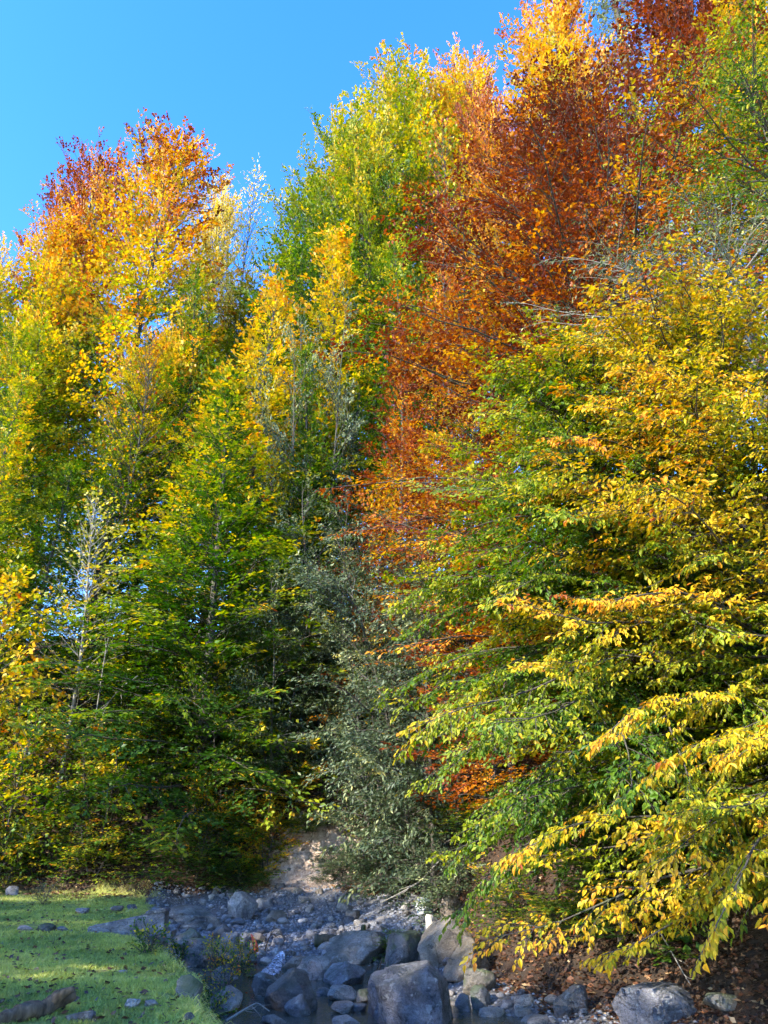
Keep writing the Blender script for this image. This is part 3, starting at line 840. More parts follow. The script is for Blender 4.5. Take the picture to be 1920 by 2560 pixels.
use('b3', None, 'ivy_thicket', 'pale green creeper draped over a thicket above the orange shrub', 'bush', 580, 1630, 150, 26.9, 0.22, 0.3, group=SG)
use('b2', None, 'hornbeam_shrub', 'orange yellow shrub at the top left of the clay scar', 'shrub', 560, 1900, 85, 26.6, 0.56, 0.35, group=SG)
use('b1', None, 'maple_shrub', 'lemon yellow leaved shrub overhanging the clay scar', 'shrub', 735, 1890, 100, 26.9, 0.50, 0.35, group=SG)
use('b2', None, 'hazel_shrub', 'dark olive shrub on the slope behind the loose olive shrub', 'shrub', 400, 1700, 130, 27.4, 0.20, 0.35, group=SG)
use('b1', None, 'willow_shrub', 'grey leaved shrub between the clay scar and the boulders', 'shrub', 985, 2010, 120, 23.4, 0.25, 0.4, 'grey_leaf', group=SG)
use('b3', None, 'ivy_bush', 'dark ivy growing over the rock under the grey shrub', 'bush', 1010, 2290, 75, 18.3, 0.06, 0.25, 'leaf', group=SG)

use('b2', None, 'hazel_shrub', 'shaded olive shrub on the right bank above the mottled boulders', 'shrub', 1230, 1960, 150, 19.5, 0.18, 0.4, group=SG)
use('b1', None, 'hazel_shrub', 'shaded green shrub under the lime leaved beech', 'shrub', 1400, 2060, 150, 16.8, 0.16, 0.4, group=SG)
use('b3', None, 'bramble_bush', 'dark bramble under the golden hornbeam near the right edge', 'bush', 1640, 2150, 170, 14.8, 0.12, 0.4, group=SG)
use('b2', None, 'beech_shrub', 'rusty leaved beech shrub in the shade behind the hanging boughs', 'shrub', 1480, 1900, 150, 18.0, 0.9, 0.4, group=SG)
use('b1', None, 'hornbeam_shrub', 'ochre leaved shrub drooping over the upper left of the clay scar', 'shrub', 668, 1985, 80, 26.0, 0.48, 0.4, group=SG)
use('b3', None, 'ivy_bush', 'small grey green creeper on the right half of the clay scar', 'bush', 850, 2090, 70, 25.2, 0.25, 0.4, 'grey_leaf', group=SG)
use('b3', None, 'bramble_bush', 'small bramble hanging over the top of the clay scar', 'bush', 770, 2010, 80, 26.4, 0.14, 0.35, group=SG)
use('b2', None, 'hazel_shrub', 'olive shrub on the bare bank right of the leaning boulders', 'shrub', 1270, 2120, 120, 16.6, 0.24, 0.4, group=SG)
use('b1', None, 'hazel_shrub', 'low lime shrub on the bank above the dark leaning slab', 'shrub', 1400, 2200, 130, 15.0, 0.27, 0.4, group=SG)
use('b3', None, 'bramble_bush', 'low dark bramble on the bank behind the broad dark boulder', 'bush', 1600, 2290, 150, 13.9, 0.16, 0.4, group=SG)
use('b2', None, 'beech_shrub', 'small rusty shrub on the bank at the far right corner', 'shrub', 1850, 2270, 130, 13.2, 0.72, 0.5, group=SG)
use('b1', None, 'willow_shrub', 'grey twiggy shrub above the long leaning boulder', 'shrub', 1110, 2080, 110, 19.4, 0.3, 0.4, 'grey_leaf', group=SG)

# ---- trees of the near bank, behind the camera: they keep meadow and stream in shade
ROW = [(-14 + 0.6 * (k % 2), q, 14.3 + 0.4 * math.sin(k * 2.1) + {4: 0.6, 5: 2.2, 6: 2.8, 7: -2.6, 8: -6}.get(k, 0)) for k, q in enumerate((1.5, 5.5, 9, 12.5, 16, 19.5, 23, 26.5, 30))]
SH, SV = math.cos(SUN_AZ), math.sin(SUN_AZ)
for k, (al, q, h) in enumerate(ROW):
    x, y, w = -al * SV + q * SH, -al * SH - q * SV, 0.84
    src, H0, R0 = PROTO[('r1', 'r2', 'r3')[k % 3]]
    copy_tree(src, 'yellow green beech of the tree row behind the viewer', x, y, k * 1.3, h / H0, w, 0.36, 0.4, 'tree row behind the viewer', 'beech_tree')

# ------------------------------------------------------------------ ground cover
def in_view(P, margin=60):
    rel = P - np.array([0, 0, EYE])
    depth = rel[:, 1] * CP + rel[:, 2] * SP
    u = 960 + FPX * rel[:, 0] / np.maximum(depth, 0.1)
    v = 1280 - FPX * (-rel[:, 1] * SP + rel[:, 2] * CP) / np.maximum(depth, 0.1)
    return (depth > 1) & (u > -margin) & (u < 1920 + margin) & (v > -margin) & (v < 2560 + margin), depth, u, v

GRASS = [(0.0, (0.17, 0.23, 0.065)), (0.4, (0.34, 0.39, 0.09)), (0.7, (0.50, 0.50, 0.12)), (1.0, (0.62, 0.52, 0.20))]
LITTER = [(0.0, (0.03, 0.017, 0.012)), (0.4, (0.085, 0.038, 0.022)), (0.75, (0.20, 0.085, 0.038)), (1.0, (0.40, 0.28, 0.15))]
M['grass'] = leaf_material('meadow_grass', GRASS, 0.25)
M['litter'] = leaf_material('fallen_leaf', LITTER, 0.12)

rng = np.random.default_rng(300)
def scatter(n, x0, x1, y0, y1, by_depth=True):
    x = rng.uniform(x0, x1, n)
    if by_depth:      # denser near the viewer
        y = 1.0 / (1.0 / y1 + (1.0 / y0 - 1.0 / y1) * rng.random(n))
    else:
        y = rng.uniform(y0, y1, n)
    return x, y

# meadow grass
x, y = scatter(520000, -14, -0.8, 7.2, 25.5)
dm = signed_dist(MEADOW, x, y) + (n2(x, y, 1.0, 55, 4) - 0.5) * 0.5
k = (dm > 0.0) & (signed_dist(HILL, x, y) < 0.05) & (n2(x, y, 0.6, 61, 3) > 0.34)
x, y, dm = x[k], y[k], dm[k]
P = np.stack([x, y, hz(x, y)], 1)
ok, depth, u, v = in_view(P, 20)
P, depth, dm = P[ok], depth[ok], dm[ok]
if len(P) > 150000: P, depth, dm = P[:150000], depth[:150000], dm[:150000]
n = len(P)
patch = n2(P[:, 0], P[:, 1], 0.9, 63, 4)
hgt = (0.022 + 0.05 * np.clip(patch - 0.25, 0, 1)) * rng.uniform(0.5, 1.5, n) * (1 + 1.3 * sstep(0.25, 0.0, dm))
a = rng.uniform(0, 6.283, n)
w = np.stack([np.cos(a), np.sin(a), np.zeros(n)], 1) * (0.0035 + 0.0004 * depth)[:, None]
ln = np.stack([rng.normal(0, .6, n), rng.normal(0, .6, n), np.ones(n)], 1) * hgt[:, None]
V = np.stack([P - w - [0, 0, .005], P + w - [0, 0, .005], P + ln], 1).reshape(-1, 3)
me = mesh_np('grass', V, np.arange(n * 3).reshape(-1, 3), False, {'age': np.clip(0.42 + (n2(P[:, 0], P[:, 1], 1.3, 65, 4) - 0.5) * 2.0 + rng.normal(0, .14, n), 0, 1), 'rnd': rng.random(n)})
o = tag(link('grass', me, None, M['grass']), 'short green grazed grass of the meadow', 'grass', None, 'stuff'); o.color = (0.45, 0.5, 0, 1)

# long grass hanging over the broken meadow edge
E = np.array(MEADOW_EDGE[3:], float)
q = rng.random(16000) * (len(E) - 1.001); i = q.astype(int); f = (q - i)[:, None]
pt = E[i] * (1 - f) + E[i + 1] * f + rng.normal(0, 0.16, (16000, 2))
k = n2(pt[:, 0], pt[:, 1], 0.7, 71, 3) > 0.47
pt = pt[k]; n = len(pt)
P = np.stack([pt[:, 0], pt[:, 1], hz(pt[:, 0], pt[:, 1])], 1)
ln = np.stack([rng.normal(.05, .05, n), rng.normal(-0.02, .05, n), rng.uniform(.02, .08, n)], 1)
a = rng.uniform(0, 6.283, n); w = np.stack([np.cos(a), np.sin(a), np.zeros(n)], 1) * 0.004
tip = P + ln * 1.7 - np.array([0, 0, 1]) * rng.uniform(.02, .14, (n, 1))
V = np.stack([P - w, P + w, P + ln + w * .8, P + ln - w * .8, tip + w * .2, tip - w * .2], 1).reshape(-1, 3)
i6 = (np.arange(n) * 6)[:, None]
F = np.concatenate([i6 + np.array([[0, 1, 2, 3]]), i6 + np.array([[3, 2, 4, 5]])], 1).reshape(-1, 4)
me = mesh_np('edge_grass', V, F, False, {'age': np.repeat(np.clip(rng.normal(.55, .25, n), 0, 1), 2), 'rnd': np.repeat(rng.random(n), 2)})
o = tag(link('edge_grass', me, None, M['grass']), 'longer grass hanging over the broken meadow edge', 'grass', None, 'stuff'); o.color = (0.5, 0.5, 0, 1)

# fallen leaves
def flat_leaves(x, y, size, lift=0.012, tilt=0.5):
    n = len(x)
    P = np.stack([x, y, hz(x, y) + lift], 1)
    nn = norm(np.array([0, 0, 1.0]) + rng.normal(0, tilt, (n, 3)))
    a = rng.uniform(0, 6.283, n)
    d = np.stack([np.cos(a), np.sin(a), rng.normal(0, .25, n)], 1)
    return P, norm(d), nn, size * rng.uniform(.6, 1.3, n)
x, y = scatter(230000, -15, 9, 9.5, 31, True)
dh = signed_dist(HILL, x, y) + (n2(x, y, 1.0, 55, 4) - 0.5) * 1.3 + 1.4 * sstep(-4.5, -7.5, x)
dens = sstep(-0.45, 0.25, dh) * sstep(5.5, 2.0, dh) * np.maximum(sstep(0.30, 0.50, n2(x, y, 0.9, 81, 3)), sstep(1.0, 2.0, x))
zz = hz(x, y)
clm = (np.hypot((x + 2.5) / 1.2, (zz - 0.95) / 1.2) < 0.9) & (y > 22)
dens = np.where(clm, dens * 0.05, dens)
k = rng.random(len(x)) < dens
x, y = x[k], y[k]
P = np.stack([x, y, hz(x, y)], 1)
ok = in_view(P)[0]
x, y = x[ok][:46000], y[ok][:46000]
p_, d_, n_, s_ = flat_leaves(x, y, 0.085)
V, F, _ = leaf_faces(p_, d_, n_, s_, 0.7, False)
me = mesh_np('fallen_leaves', V, F, False, {'age': np.clip(rng.normal(.5, .26, len(x)), 0, 1), 'rnd': rng.random(len(x))})
o = tag(link('fallen_leaves', me, None, M['litter']), 'brown fallen leaves along the foot of the slope', 'leaves', None, 'stuff'); o.color = (0.5, 0.5, 0, 1)
x, y = scatter(60000, -4.2, 1.2, 23.6, 27.5, False)
dh = signed_dist(HILL, x, y); zz = hz(x, y)
edge = np.hypot((x + 2.15) / 1.6, (zz - 0.95) / 1.3) + (n2(x, y, 0.5, 83, 3) - .5) * .9
k = (dh > -0.45) & (rng.random(len(x)) < sstep(0.75, 1.0, edge) * sstep(1.5, 1.1, edge) * 0.4)
x, y = x[k][:5000], y[k][:5000]
p_, d_, n_, s_ = flat_leaves(x, y, 0.095, 0.02)
V, F, _ = leaf_faces(p_, d_, n_, s_, 0.7, False)
me = mesh_np('fallen_leaves', V, F, False, {'age': np.clip(rng.normal(.66, .2, len(x)), 0, 1), 'rnd': rng.random(len(x))})
o = tag(link('scar_fallen_leaves', me, None, M['litter']), 'rust red fallen leaves heaped round the clay scar', 'leaves', None, 'stuff'); o.color = (0.66, 0.5, 0, 1)
x, y = scatter(3000, -12, -1.5, 7.5, 24)
k = (signed_dist(MEADOW, x, y) > 0.1); x, y = x[k], y[k]
p_, d_, n_, s_ = flat_leaves(x, y, 0.075, 0.03)
V, F, _ = leaf_faces(p_, d_, n_, s_, 0.7, False)
me = mesh_np('fallen_leaves', V, F, False, {'age': np.clip(rng.normal(.35, .25, len(x)), 0, 1), 'rnd': rng.random(len(x))})
o = tag(link('meadow_fallen_leaves', me, None, M['litter']), 'scattered small brown leaves lying on the meadow', 'leaves', None, 'stuff'); o.color = (0.35, 0.5, 0, 1)

# low undergrowth on the slope
x, y = scatter(120000, -17, 13, 12, 42, False)
dh = signed_dist(HILL, x, y)
nn_ = n2(x, y, 1.7, 91, 4)
k = (dh > 0.7) & (rng.random(len(x)) < sstep(0.42, 0.60, nn_) * (0.35 + 0.65 * sstep(14, 4, dh)))
x, y, nn_ = x[k], y[k], nn_[k]
P = np.stack([x, y, hz(x, y)], 1)
ok = in_view(P)[0] & ~((np.hypot((x + 2.5) / 1.2, (P[:, 2] - 0.8) / 1.3) < 0.9) & (y > 22) & (y < 29))
P, nn_ = P[ok][:50000], nn_[ok][:50000]
n = len(P)
P[:, 2] += rng.random(n) ** 1.3 * (0.15 + 1.5 * np.clip(nn_ - 0.42, 0, 1) * 2)
d_ = norm(rng.normal(0, 1, (n, 3)) * [1, 1, .5]); nz_ = norm(np.array([0, -.3, 1.0]) + rng.normal(0, .5, (n, 3)))
V, F, _ = leaf_faces(P, d_, nz_, rng.uniform(.09, .19, n), 0.7, False)
me = mesh_np('undergrowth', V, F, False, {'age': np.clip(rng.normal(.5, .2, n), 0, 1), 'rnd': rng.random(n)})
o = tag(link('undergrowth', me, None, M['leaf']), 'low leafy undergrowth covering the wooded slope', 'undergrowth', None, 'stuff'); o.color = (0.17, 0.4, 0, 1)

# ------------------------------------------------------------------ water
wx = np.arange(-4.6, 4.2, 0.1); wy = np.arange(5.0, 18.6, 0.1)
WX, WY = np.meshgrid(wx, wy)
WZ = np.full(WX.shape, WATER_Z) + np.interp(WY, [17.0, 18.6], [0, 0.10])
idx = np.arange(WX.size).reshape(WX.shape)
F = np.stack([idx[:-1, :-1], idx[:-1, 1:], idx[1:, 1:], idx[1:, :-1]], -1).reshape(-1, 4)
HB = hz(WX, WY)
keepf = (HB.ravel()[F] < (WZ.ravel()[F] + 0.12)).any(1)
me = mesh_np('stream_water', np.stack([WX, WY, WZ], -1).reshape(-1, 3), F[keepf], True)
t = NT('stream_water')
geo = t.n('ShaderNodeNewGeometry')
w1 = t.noise(5.5, 4, 0.6, geo.outputs['Position'], 0.6)
p = t.principled((0.30, 0.32, 0.26), 0.05, 0.5, w1, 0.06, 0.5)
p.inputs['Transmission Weight'].default_value = 0.85
p.inputs['IOR'].default_value = 1.33
M['water'] = t.done(p)
tag(link('stream_water', me, None, M['water']), 'shallow dark stream water between the boulders', None, None, 'structure')

# ------------------------------------------------------------------ rocks
_ico = {}
def ico(sub):
    if sub not in _ico:
        bm = bmesh.new(); bmesh.ops.create_icosphere(bm, subdivisions=sub, radius=1.0)
        bm.verts.ensure_lookup_table()
        V = np.array([v.co[:] for v in bm.verts]); F = np.array([[v.index for v in f.verts] for f in bm.faces])
        bm.free(); _ico[sub] = (V / np.linalg.norm(V, axis=1, keepdims=True), F)
    return _ico[sub]

def rock_mesh(seed, sub=4, planes=9, sharp=14, amp=0.10, fine=0.02, flat=None, extra=()):
    """a boulder cut by random planes, its edges worn, then roughened; fills x,y -.5...5 and z 0..1"""
    r = np.random.default_rng(seed)
    D, F = ico(sub)
    planes = max(planes + 4, 2)
    N = norm(r.normal(0, 1, (planes, 3)) * [1, 1, .85])
    dist = r.uniform(0.60, 1.0, planes)
    N = np.concatenate([N, [[0, 0, 1], [0, 0, -1]]])
    dist = np.concatenate([dist, [flat or 0.95, 0.9]])
    for q in range(6):                # nothing sticks out past the block it broke from
        ang = q * math.pi / 3 + r.uniform(-.4, .4)
        N = np.concatenate([N, norm(np.array([[math.cos(ang), math.sin(ang), r.uniform(-.3, .5)]]))]); dist = np.append(dist, r.uniform(.9, 1.1))
    for e in extra:
        N = np.concatenate([N, norm(np.array([e[:3]], float))]); dist = np.append(dist, e[3])
    c = np.maximum(D @ N.T, 1e-4) / dist
    rad = 1.0 / (c ** sharp).sum(1) ** (1 / sharp)
    V = D * rad[:, None]
    V = V * (1 + amp * (fbm(V * 1.8 + seed, seed, 3) - 0.5) * 2)[:, None]
    chip = np.abs(fbm(V * 2.6 + seed * 1.7, seed + 9, 3) - 0.5)
    V = V * (1 - amp * 1.3 * np.clip(0.10 - chip, 0, 1) / 0.10 * 0.35)[:, None]
    if fine: V = V * (1 + fine * (fbm(V * 7 + seed, seed + 3, 3) - 0.5) * 2)[:, None]
    lo, hi = V.min(0), V.max(0)
    V = (V - lo) / (hi - lo) - [0.5, 0.5, 0]
    return V, F

def rock(name, label, box, mat='rock', dep=0.85, seed=1, yaw=0.0, sub=4, planes=9, sharp=14, amp=0.10, flat=None, extra=(), tilt=(0, 0), sink=0.14, cat='rock', group=None, lift=0.0):
    """a stone whose foot stands where the photo's pixel box meets the ground"""
    u0, v0, u1, v1 = box
    foot, s_ = ground_hit((u0 + u1) / 2, v1 - 2)
    width = (u1 - u0) / FPX * s_
    height = (v1 - v0) / FPX * s_ * 0.86
    V, F = rock_mesh(seed, sub, planes, sharp * 2.4, amp * 0.8, 0.05, flat, extra)
    V = V * [width, width * dep, height * (1 + sink)]
    o = link(name, mesh_np(name, V, F, True), None, M[mat])
    o.rotation_euler = (tilt[0], tilt[1], yaw)
    o.location = (foot[0], foot[1] + width * dep * 0.42, foot[2] - height * sink + lift)
    return tag(o, label, cat, group)

R_ = 'rocks of the stream bed'
rock('boulder', 'large blue grey boulder in front, with a pointed top and pale lichen patch', (914, 2418, 1146, 2572), 'dark_rock', 0.9, 5, 0, 5, -2, 24, 0.07, flat=1.3, extra=((-.30, -.15, .94, .56), (.97, -.2, .12, .72), (-.1, -.97, .2, .70), (-.97, -.2, -.1, .78), (.75, -.1, .65, .74)), cat='boulder')
rock('boulder', 'wedge shaped grey boulder left of the pool with a rounded crest', (652, 2430, 792, 2532), 'brown_rock', 0.8, 8, 0, 5, 6, 16, 0.05, extra=((-.6, -.3, .75, .55), (.7, -.3, .65, .62)), cat='boulder')
rock('rock', 'small pale pointed rock in front of the wedge shaped boulder', (706, 2492, 776, 2546), 'rock', 0.8, 12, 0, 4, 7, 18, 0.06, extra=((-.6, -.3, .7, .55),))
rock('rock', 'dark undercut rock against the grassy bank edge', (508, 2470, 600, 2536), 'rock', 0.9, 17, 0.3, 4, 7, 16, 0.08, extra=((.5, -.6, .5, .6),))
rock('boulder', 'upright standing boulder at the back of the gravel bar', (562, 2228, 640, 2303), 'rock', 0.8, 21, 0.15, 5, 6, 22, 0.05, extra=((.55, -.2, .75, .62), (-.9, -.4, -.25, .8)), cat='boulder')
rock('boulder', 'smooth rounded boulder leaning beside the standing boulder', (632, 2246, 686, 2284), 'rock', 0.8, 22, 0, 4, 4, 6, 0.05, cat='boulder')
rock('rock', 'brown blocky stone in front of the standing boulder', (660, 2278, 716, 2310), 'brown_rock', 0.7, 24, 0.3, 4, 4, 30, 0.03)
rock('flat_slab', 'broad pale cracked slab lying behind the concrete wall', (404, 2270, 552, 2328), 'rock', 0.9, 27, 0.1, 5, 7, 18, 0.10, flat=0.5, extra=((.35, -.35, .85, .5),), cat='slab')
rock('boulder', 'mossy dark boulder below the concrete ledge', (404, 2324, 516, 2394), 'mossy_rock', 0.8, 31, 0, 5, 7, 14, 0.08, extra=((-.5, -.4, .7, .6),), cat='boulder')
rock('boulder', 'long dark boulder sloping down towards the little cascade', (457, 2347, 640, 2428), 'mossy_rock', 0.55, 33, -0.15, 5, 6, 16, 0.06, extra=((.55, -.1, .85, .45), (.2, -.9, .1, .8)), cat='boulder')
rock('rock', 'pointed dark stone behind the long dark boulder', (522, 2312, 580, 2356), 'brown_rock', 0.8, 35, 0, 4, 6, 20, 0.05, extra=((.7, -.2, .7, .5), (-.7, -.2, .7, .5)))
rock('rock', 'grey humped stone behind the long dark boulder', (543, 2335, 594, 2368), 'rock', 0.8, 36, 0, 4, 6, 8, 0.08)
rock('rock', 'rounded speckled stone left of the orange scrap', (592, 2334, 632, 2372), 'rock', 0.8, 37, 0, 4, 5, 8, 0.05)
rock('rock', 'reddish brown stone above the orange scrap', (628, 2334, 666, 2362), 'brown_rock', 0.8, 38, 0, 4, 5, 10, 0.05)
rock('flat_slab', 'wide pale slab tilted up against the ivy covered rock', (800, 2334, 968, 2420), 'rock', 0.6, 41, 0.1, 5, 6, 22, 0.05, extra=((-.45, -.55, .75, .42), (-.2, -.95, .3, .6)), cat='slab')
rock('rock', 'angular grey slab facing the pool below the tilted slab', (730, 2394, 828, 2453), 'rock', 0.6, 43, 0, 5, 6, 24, 0.05, extra=((-.5, -.6, .6, .6),))
rock('rock', 'brown block beside the white cascade water', (702, 2396, 784, 2432), 'brown_rock', 0.7, 45, 0, 4, 6, 20, 0.05)
rock('rock', 'jagged tent shaped rock at the edge of the pool', (804, 2410, 914, 2468), 'rock', 0.7, 47, 0, 5, 7, 22, 0.06, extra=((-.6, -.5, .65, .45), (.65, -.4, .6, .55)))
rock('boulder', 'dark boulder under the ivy at the right of the gravel', (962, 2330, 1066, 2436), 'mossy_rock', 0.8, 51, 0, 5, 7, 14, 0.08, cat='boulder')
rock('boulder', 'long brown boulder leaning on the right bank', (1050, 2296, 1200, 2410), 'brown_rock', 0.7, 53, -0.2, 5, 7, 14, 0.08, extra=((-.6, -.3, .75, .5),), cat='boulder')
rock('boulder', 'mottled brown boulder below the long leaning one', (1106, 2348, 1244, 2446), 'brown_rock', 0.8, 55, 0, 5, 7, 12, 0.08, extra=((-.5, -.4, .75, .6),), cat='boulder')
rock('boulder', 'dark rounded boulder under the mottled brown boulder', (1160, 2422, 1244, 2490), 'mossy_rock', 0.8, 57, 0, 4, 6, 8, 0.08, cat='boulder')
rock('rock', 'white limestone block half hidden among dark rocks', (1038, 2243, 1086, 2296), 'white_rock', 0.7, 61, 0, 4, 7, 20, 0.08)
rock('rock', 'small bright white leaf shaped stone below the limestone block', (1064, 2286, 1092, 2332), 'white_rock', 0.6, 63, 0, 3, 5, 16, 0.06)
rock('boulder', 'beige boulder standing above the long leaning boulder', (1100, 2236, 1158, 2308), 'brown_rock', 0.8, 65, 0, 4, 6, 14, 0.07, cat='boulder')
rock('boulder', 'broad dark boulder under the hanging yellow leaves at bottom right', (1548, 2474, 1768, 2572), 'dark_rock', 0.7, 71, 0, 5, 6, 14, 0.06, flat=.7, cat='boulder')
rock('rock', 'dark slab leaning out of the leaf litter left of the broad dark boulder', (1388, 2468, 1486, 2544), 'dark_rock', 0.6, 73, 0, 4, 6, 18, 0.06, extra=((-.6, -.2, .75, .45),))
rock('rock', 'mossy flat stone at the far right under the leaves', (1772, 2488, 1890, 2540), 'mossy_rock', 0.7, 75, 0, 4, 6, 12, 0.08)
rock('rock', 'pale stone right behind the large blue grey boulder', (1138, 2490, 1180, 2532), 'rock', 0.8, 77, 0, 4, 6, 10, 0.06)
rock('rock', 'round dark stone on the right edge of the pool', (1178, 2468, 1230, 2524), 'mossy_rock', 0.8, 79, 0, 4, 4, 7, 0.05)
rock('rock', 'low egg shaped stone in the middle of the pool', (790, 2474, 828, 2492), 'rock', 0.9, 81, 0, 3, 3, 5, 0.04)
rock('rock', 'smooth bluish stone in the pool left of the mossy lump', (816, 2472, 902, 2508), 'rock', 0.9, 82, 0, 4, 5, 8, 0.06)
rock('rock', 'green mossy lump touching the large blue grey boulder', (890, 2478, 928, 2512), 'mossy_rock', 0.9, 83, 0, 4, 4, 7, 0.06)
rock('rock', 'whitish half sunk stone at the front of the pool', (824, 2510, 884, 2538), 'cobble', 0.9, 84, 0, 4, 4, 8, 0.05)
rock('rock', 'flat grey stone beside the whitish half sunk one', (876, 2514, 918, 2534), 'rock', 0.9, 85, 0, 3, 4, 8, 0.05)
rock('rock', 'pale rock showing between weeds below the long dark boulder', (518, 2416, 592, 2464), 'rock', 0.8, 86, 0, 4, 6, 14, 0.06)
rock('rock', 'purplish smooth rock left of the wedge shaped boulder', (620, 2436, 700, 2496), 'rock', 0.8, 87, 0, 4, 6, 10, 0.06)
rock('rock', 'flat grey rock at the bottom edge between driftwood and pool', (650, 2540, 712, 2566), 'rock', 0.8, 88, 0, 4, 6, 12, 0.06)
rock('rock', 'bluish rock at the bottom edge below the whitish half sunk stone', (826, 2546, 900, 2572), 'rock', 0.8, 89, 0, 4, 6, 12, 0.06)
rock('rock', 'rounded stone at the back right of the gravel bar', (838, 2258, 894, 2288), 'rock', 0.8, 91, 0, 4, 4, 6, 0.05)
rock('rock', 'brownish stone in front of the rounded back stone', (862, 2278, 900, 2304), 'brown_rock', 0.8, 92, 0, 3, 5, 8, 0.05)
rock('rock', 'tan stone in the foot of the grassy bank', (452, 2536, 484, 2564), 'brown_rock', 0.8, 93, 0, 3, 5, 8, 0.05)
rock('rock', 'grey green stone lying on the meadow grass', (306, 2502, 346, 2527), 'rock', 0.8, 94, 0, 3, 5, 8, 0.05)
rock('rock', 'dark ragged stone right of the grey green meadow stone', (356, 2504, 392, 2520), 'rock', 0.8, 95, 0, 3, 7, 14, 0.08)
rock('rock', 'pale thin flat stone in the middle of the meadow', (286, 2428, 318, 2438), 'rock', 0.6, 96, 0, 3, 5, 10, 0.05)
rock('rock', 'dark mound stone at the back of the meadow', (182, 2272, 218, 2288), 'rock', 0.8, 97, 0, 3, 5, 8, 0.06)
rock('rock', 'dark pointed stone in the meadow left of the concrete wall', (86, 2310, 132, 2332), 'mossy_rock', 0.8, 98, 0, 3, 7, 14, 0.08)
rock('rock', 'low dark stone beside the pointed meadow stone', (36, 2316, 80, 2332), 'rock', 0.8, 99, 0, 3, 6, 10, 0.06)
rock('rock', 'small grey stone between pointed stone and concrete wall', (138, 2318, 168, 2332), 'rock', 0.8, 100, 0, 3, 5, 8, 0.06)
rock('rock', 'pale boulder at the left edge behind the meadow', (8, 2216, 42, 2242), 'rock', 0.8, 101, 0, 3, 5, 10, 0.06)
rock('rock', 'blue grey stone behind the driftwood log', (118, 2494, 156, 2514), 'rock', 0.8, 102, 0, 3, 5, 10, 0.06)
rock('rock', 'dark jagged stone under the end of the driftwood log', (160, 2530, 230, 2558), 'rock', 0.7, 103, 0, 4, 8, 16, 0.10)
rock('rock', 'dark overgrown stone in the eroded bank', (430, 2440, 500, 2500), 'mossy_rock', 0.7, 104, 0, 4, 7, 12, 0.10)
rock('rock', 'grey stone at the meadow margin right of the mound stone', (272, 2266, 304, 2282), 'rock', 0.8, 105, 0, 3, 6, 10, 0.06)
rock('rock', 'bluish stone at the meadow margin behind the concrete wall', (314, 2262, 340, 2280), 'rock', 0.8, 106, 0, 3, 6, 10, 0.06)

# ---- broken concrete wall at the meadow edge
def prism(name, pts, thick, mat, parent=None, seed=0, bevel=0.012):
    """an upright slab: outline in x-z, thickness in y, worn edges"""
    bm = bmesh.new()
    vs = [bm.verts.new((px, 0, pz)) for px, pz in pts]
    f = bm.faces.new(vs)
    r = bmesh.ops.extrude_face_region(bm, geom=[f])
    bmesh.ops.translate(bm, verts=[e for e in r['geom'] if isinstance(e, bmesh.types.BMVert)], vec=(0, thick, 0))
    bmesh.ops.recalc_face_normals(bm, faces=bm.faces)
    bmesh.ops.bevel(bm, geom=list(bm.edges), offset=bevel, segments=2, affect='EDGES')
    bmesh.ops.triangulate(bm, faces=bm.faces)
    bmesh.ops.subdivide_edges(bm, edges=[e for e in bm.edges if e.calc_length() > 0.12], cuts=3, use_grid_fill=True)
    rr = np.random.default_rng(seed)
    co = np.array([v.co[:] for v in bm.verts])
    dsp = (fbm(co * 5 + seed, seed, 3) - .5) * 0.03
    for v, dd in zip(bm.verts, dsp): v.co += Vector((dd * .5, dd, dd))
    me = bpy.data.meshes.new(name); bm.to_mesh(me); bm.free()
    return link(name, me, parent, M[mat])

foot = at(320, 2338, 15.3)
k_ = 15.3 / ray(320, 2338)[1] / FPX
wall = tag(empty('concrete_wall', (foot[0], foot[1], foot[2])), 'broken blue grey concrete wall fragment at the meadow edge', 'wall')
pw = [((u - 320) * k_, (2338 - v) * k_) for u, v in ((214, 2360), (214, 2312), (262, 2303), (312, 2294), (362, 2284), (404, 2278), (408, 2365), (330, 2380))]
o = prism('wall_face', pw, 0.35, 'concrete', wall, 3); o.location = (0, 0.05, -0.06)
pl = [((u - 320) * k_, (2338 - v) * k_) for u, v in ((322, 2346), (440, 2322), (438, 2338), (362, 2359))]
o = prism('footing_ledge', pl, 0.4, 'concrete', wall, 5); o.location = (0, -0.32, -0.02)
o = prism('cap_stone', [((u - 320) * k_, (2338 - v) * k_) for u, v in ((352, 2287), (358, 2276), (402, 2272), (408, 2280))], 0.38, 'concrete', wall, 7); o.location = (0.01, 0.02, -0.05)

# ---- cobbles of the gravel bar: the large ones singly, the small ones as gravel
rng = np.random.default_rng(500)
cob = []
for q in range(7):
    V, F = rock_mesh(600 + q, 3, 4, 7, 0.06, 0.01, flat=0.75)
    cob.append(mesh_np('cobble', V - [0, 0, 0.5], F, True)); cob[-1].materials.append(M['cobble'])
x, y = scatter(10500, -7.0, 4.5, 10.5, 25.6, True)
dm = signed_dist(MEADOW, x, y); dh = signed_dist(HILL, x, y)
z = hz(x, y)
bar = sstep(-6.9, -6.3, x) * sstep(17.6, 18.8, y)
dens = np.maximum(bar, 0.35)
k = (dm < -0.12) & (dh < 0.10) & (rng.random(len(x)) < dens) & (z > WATER_Z - 0.12)
x, y, z = x[k], y[k], z[k]
size = np.exp(rng.normal(math.log(0.085), 0.5, len(x))).clip(0.03, 0.30)
P = np.stack([x, y, z], 1)
ok, depth, u, v = in_view(P, 10)
P, size, depth = P[ok], size[ok], depth[ok]
order = np.argsort(-size / depth)
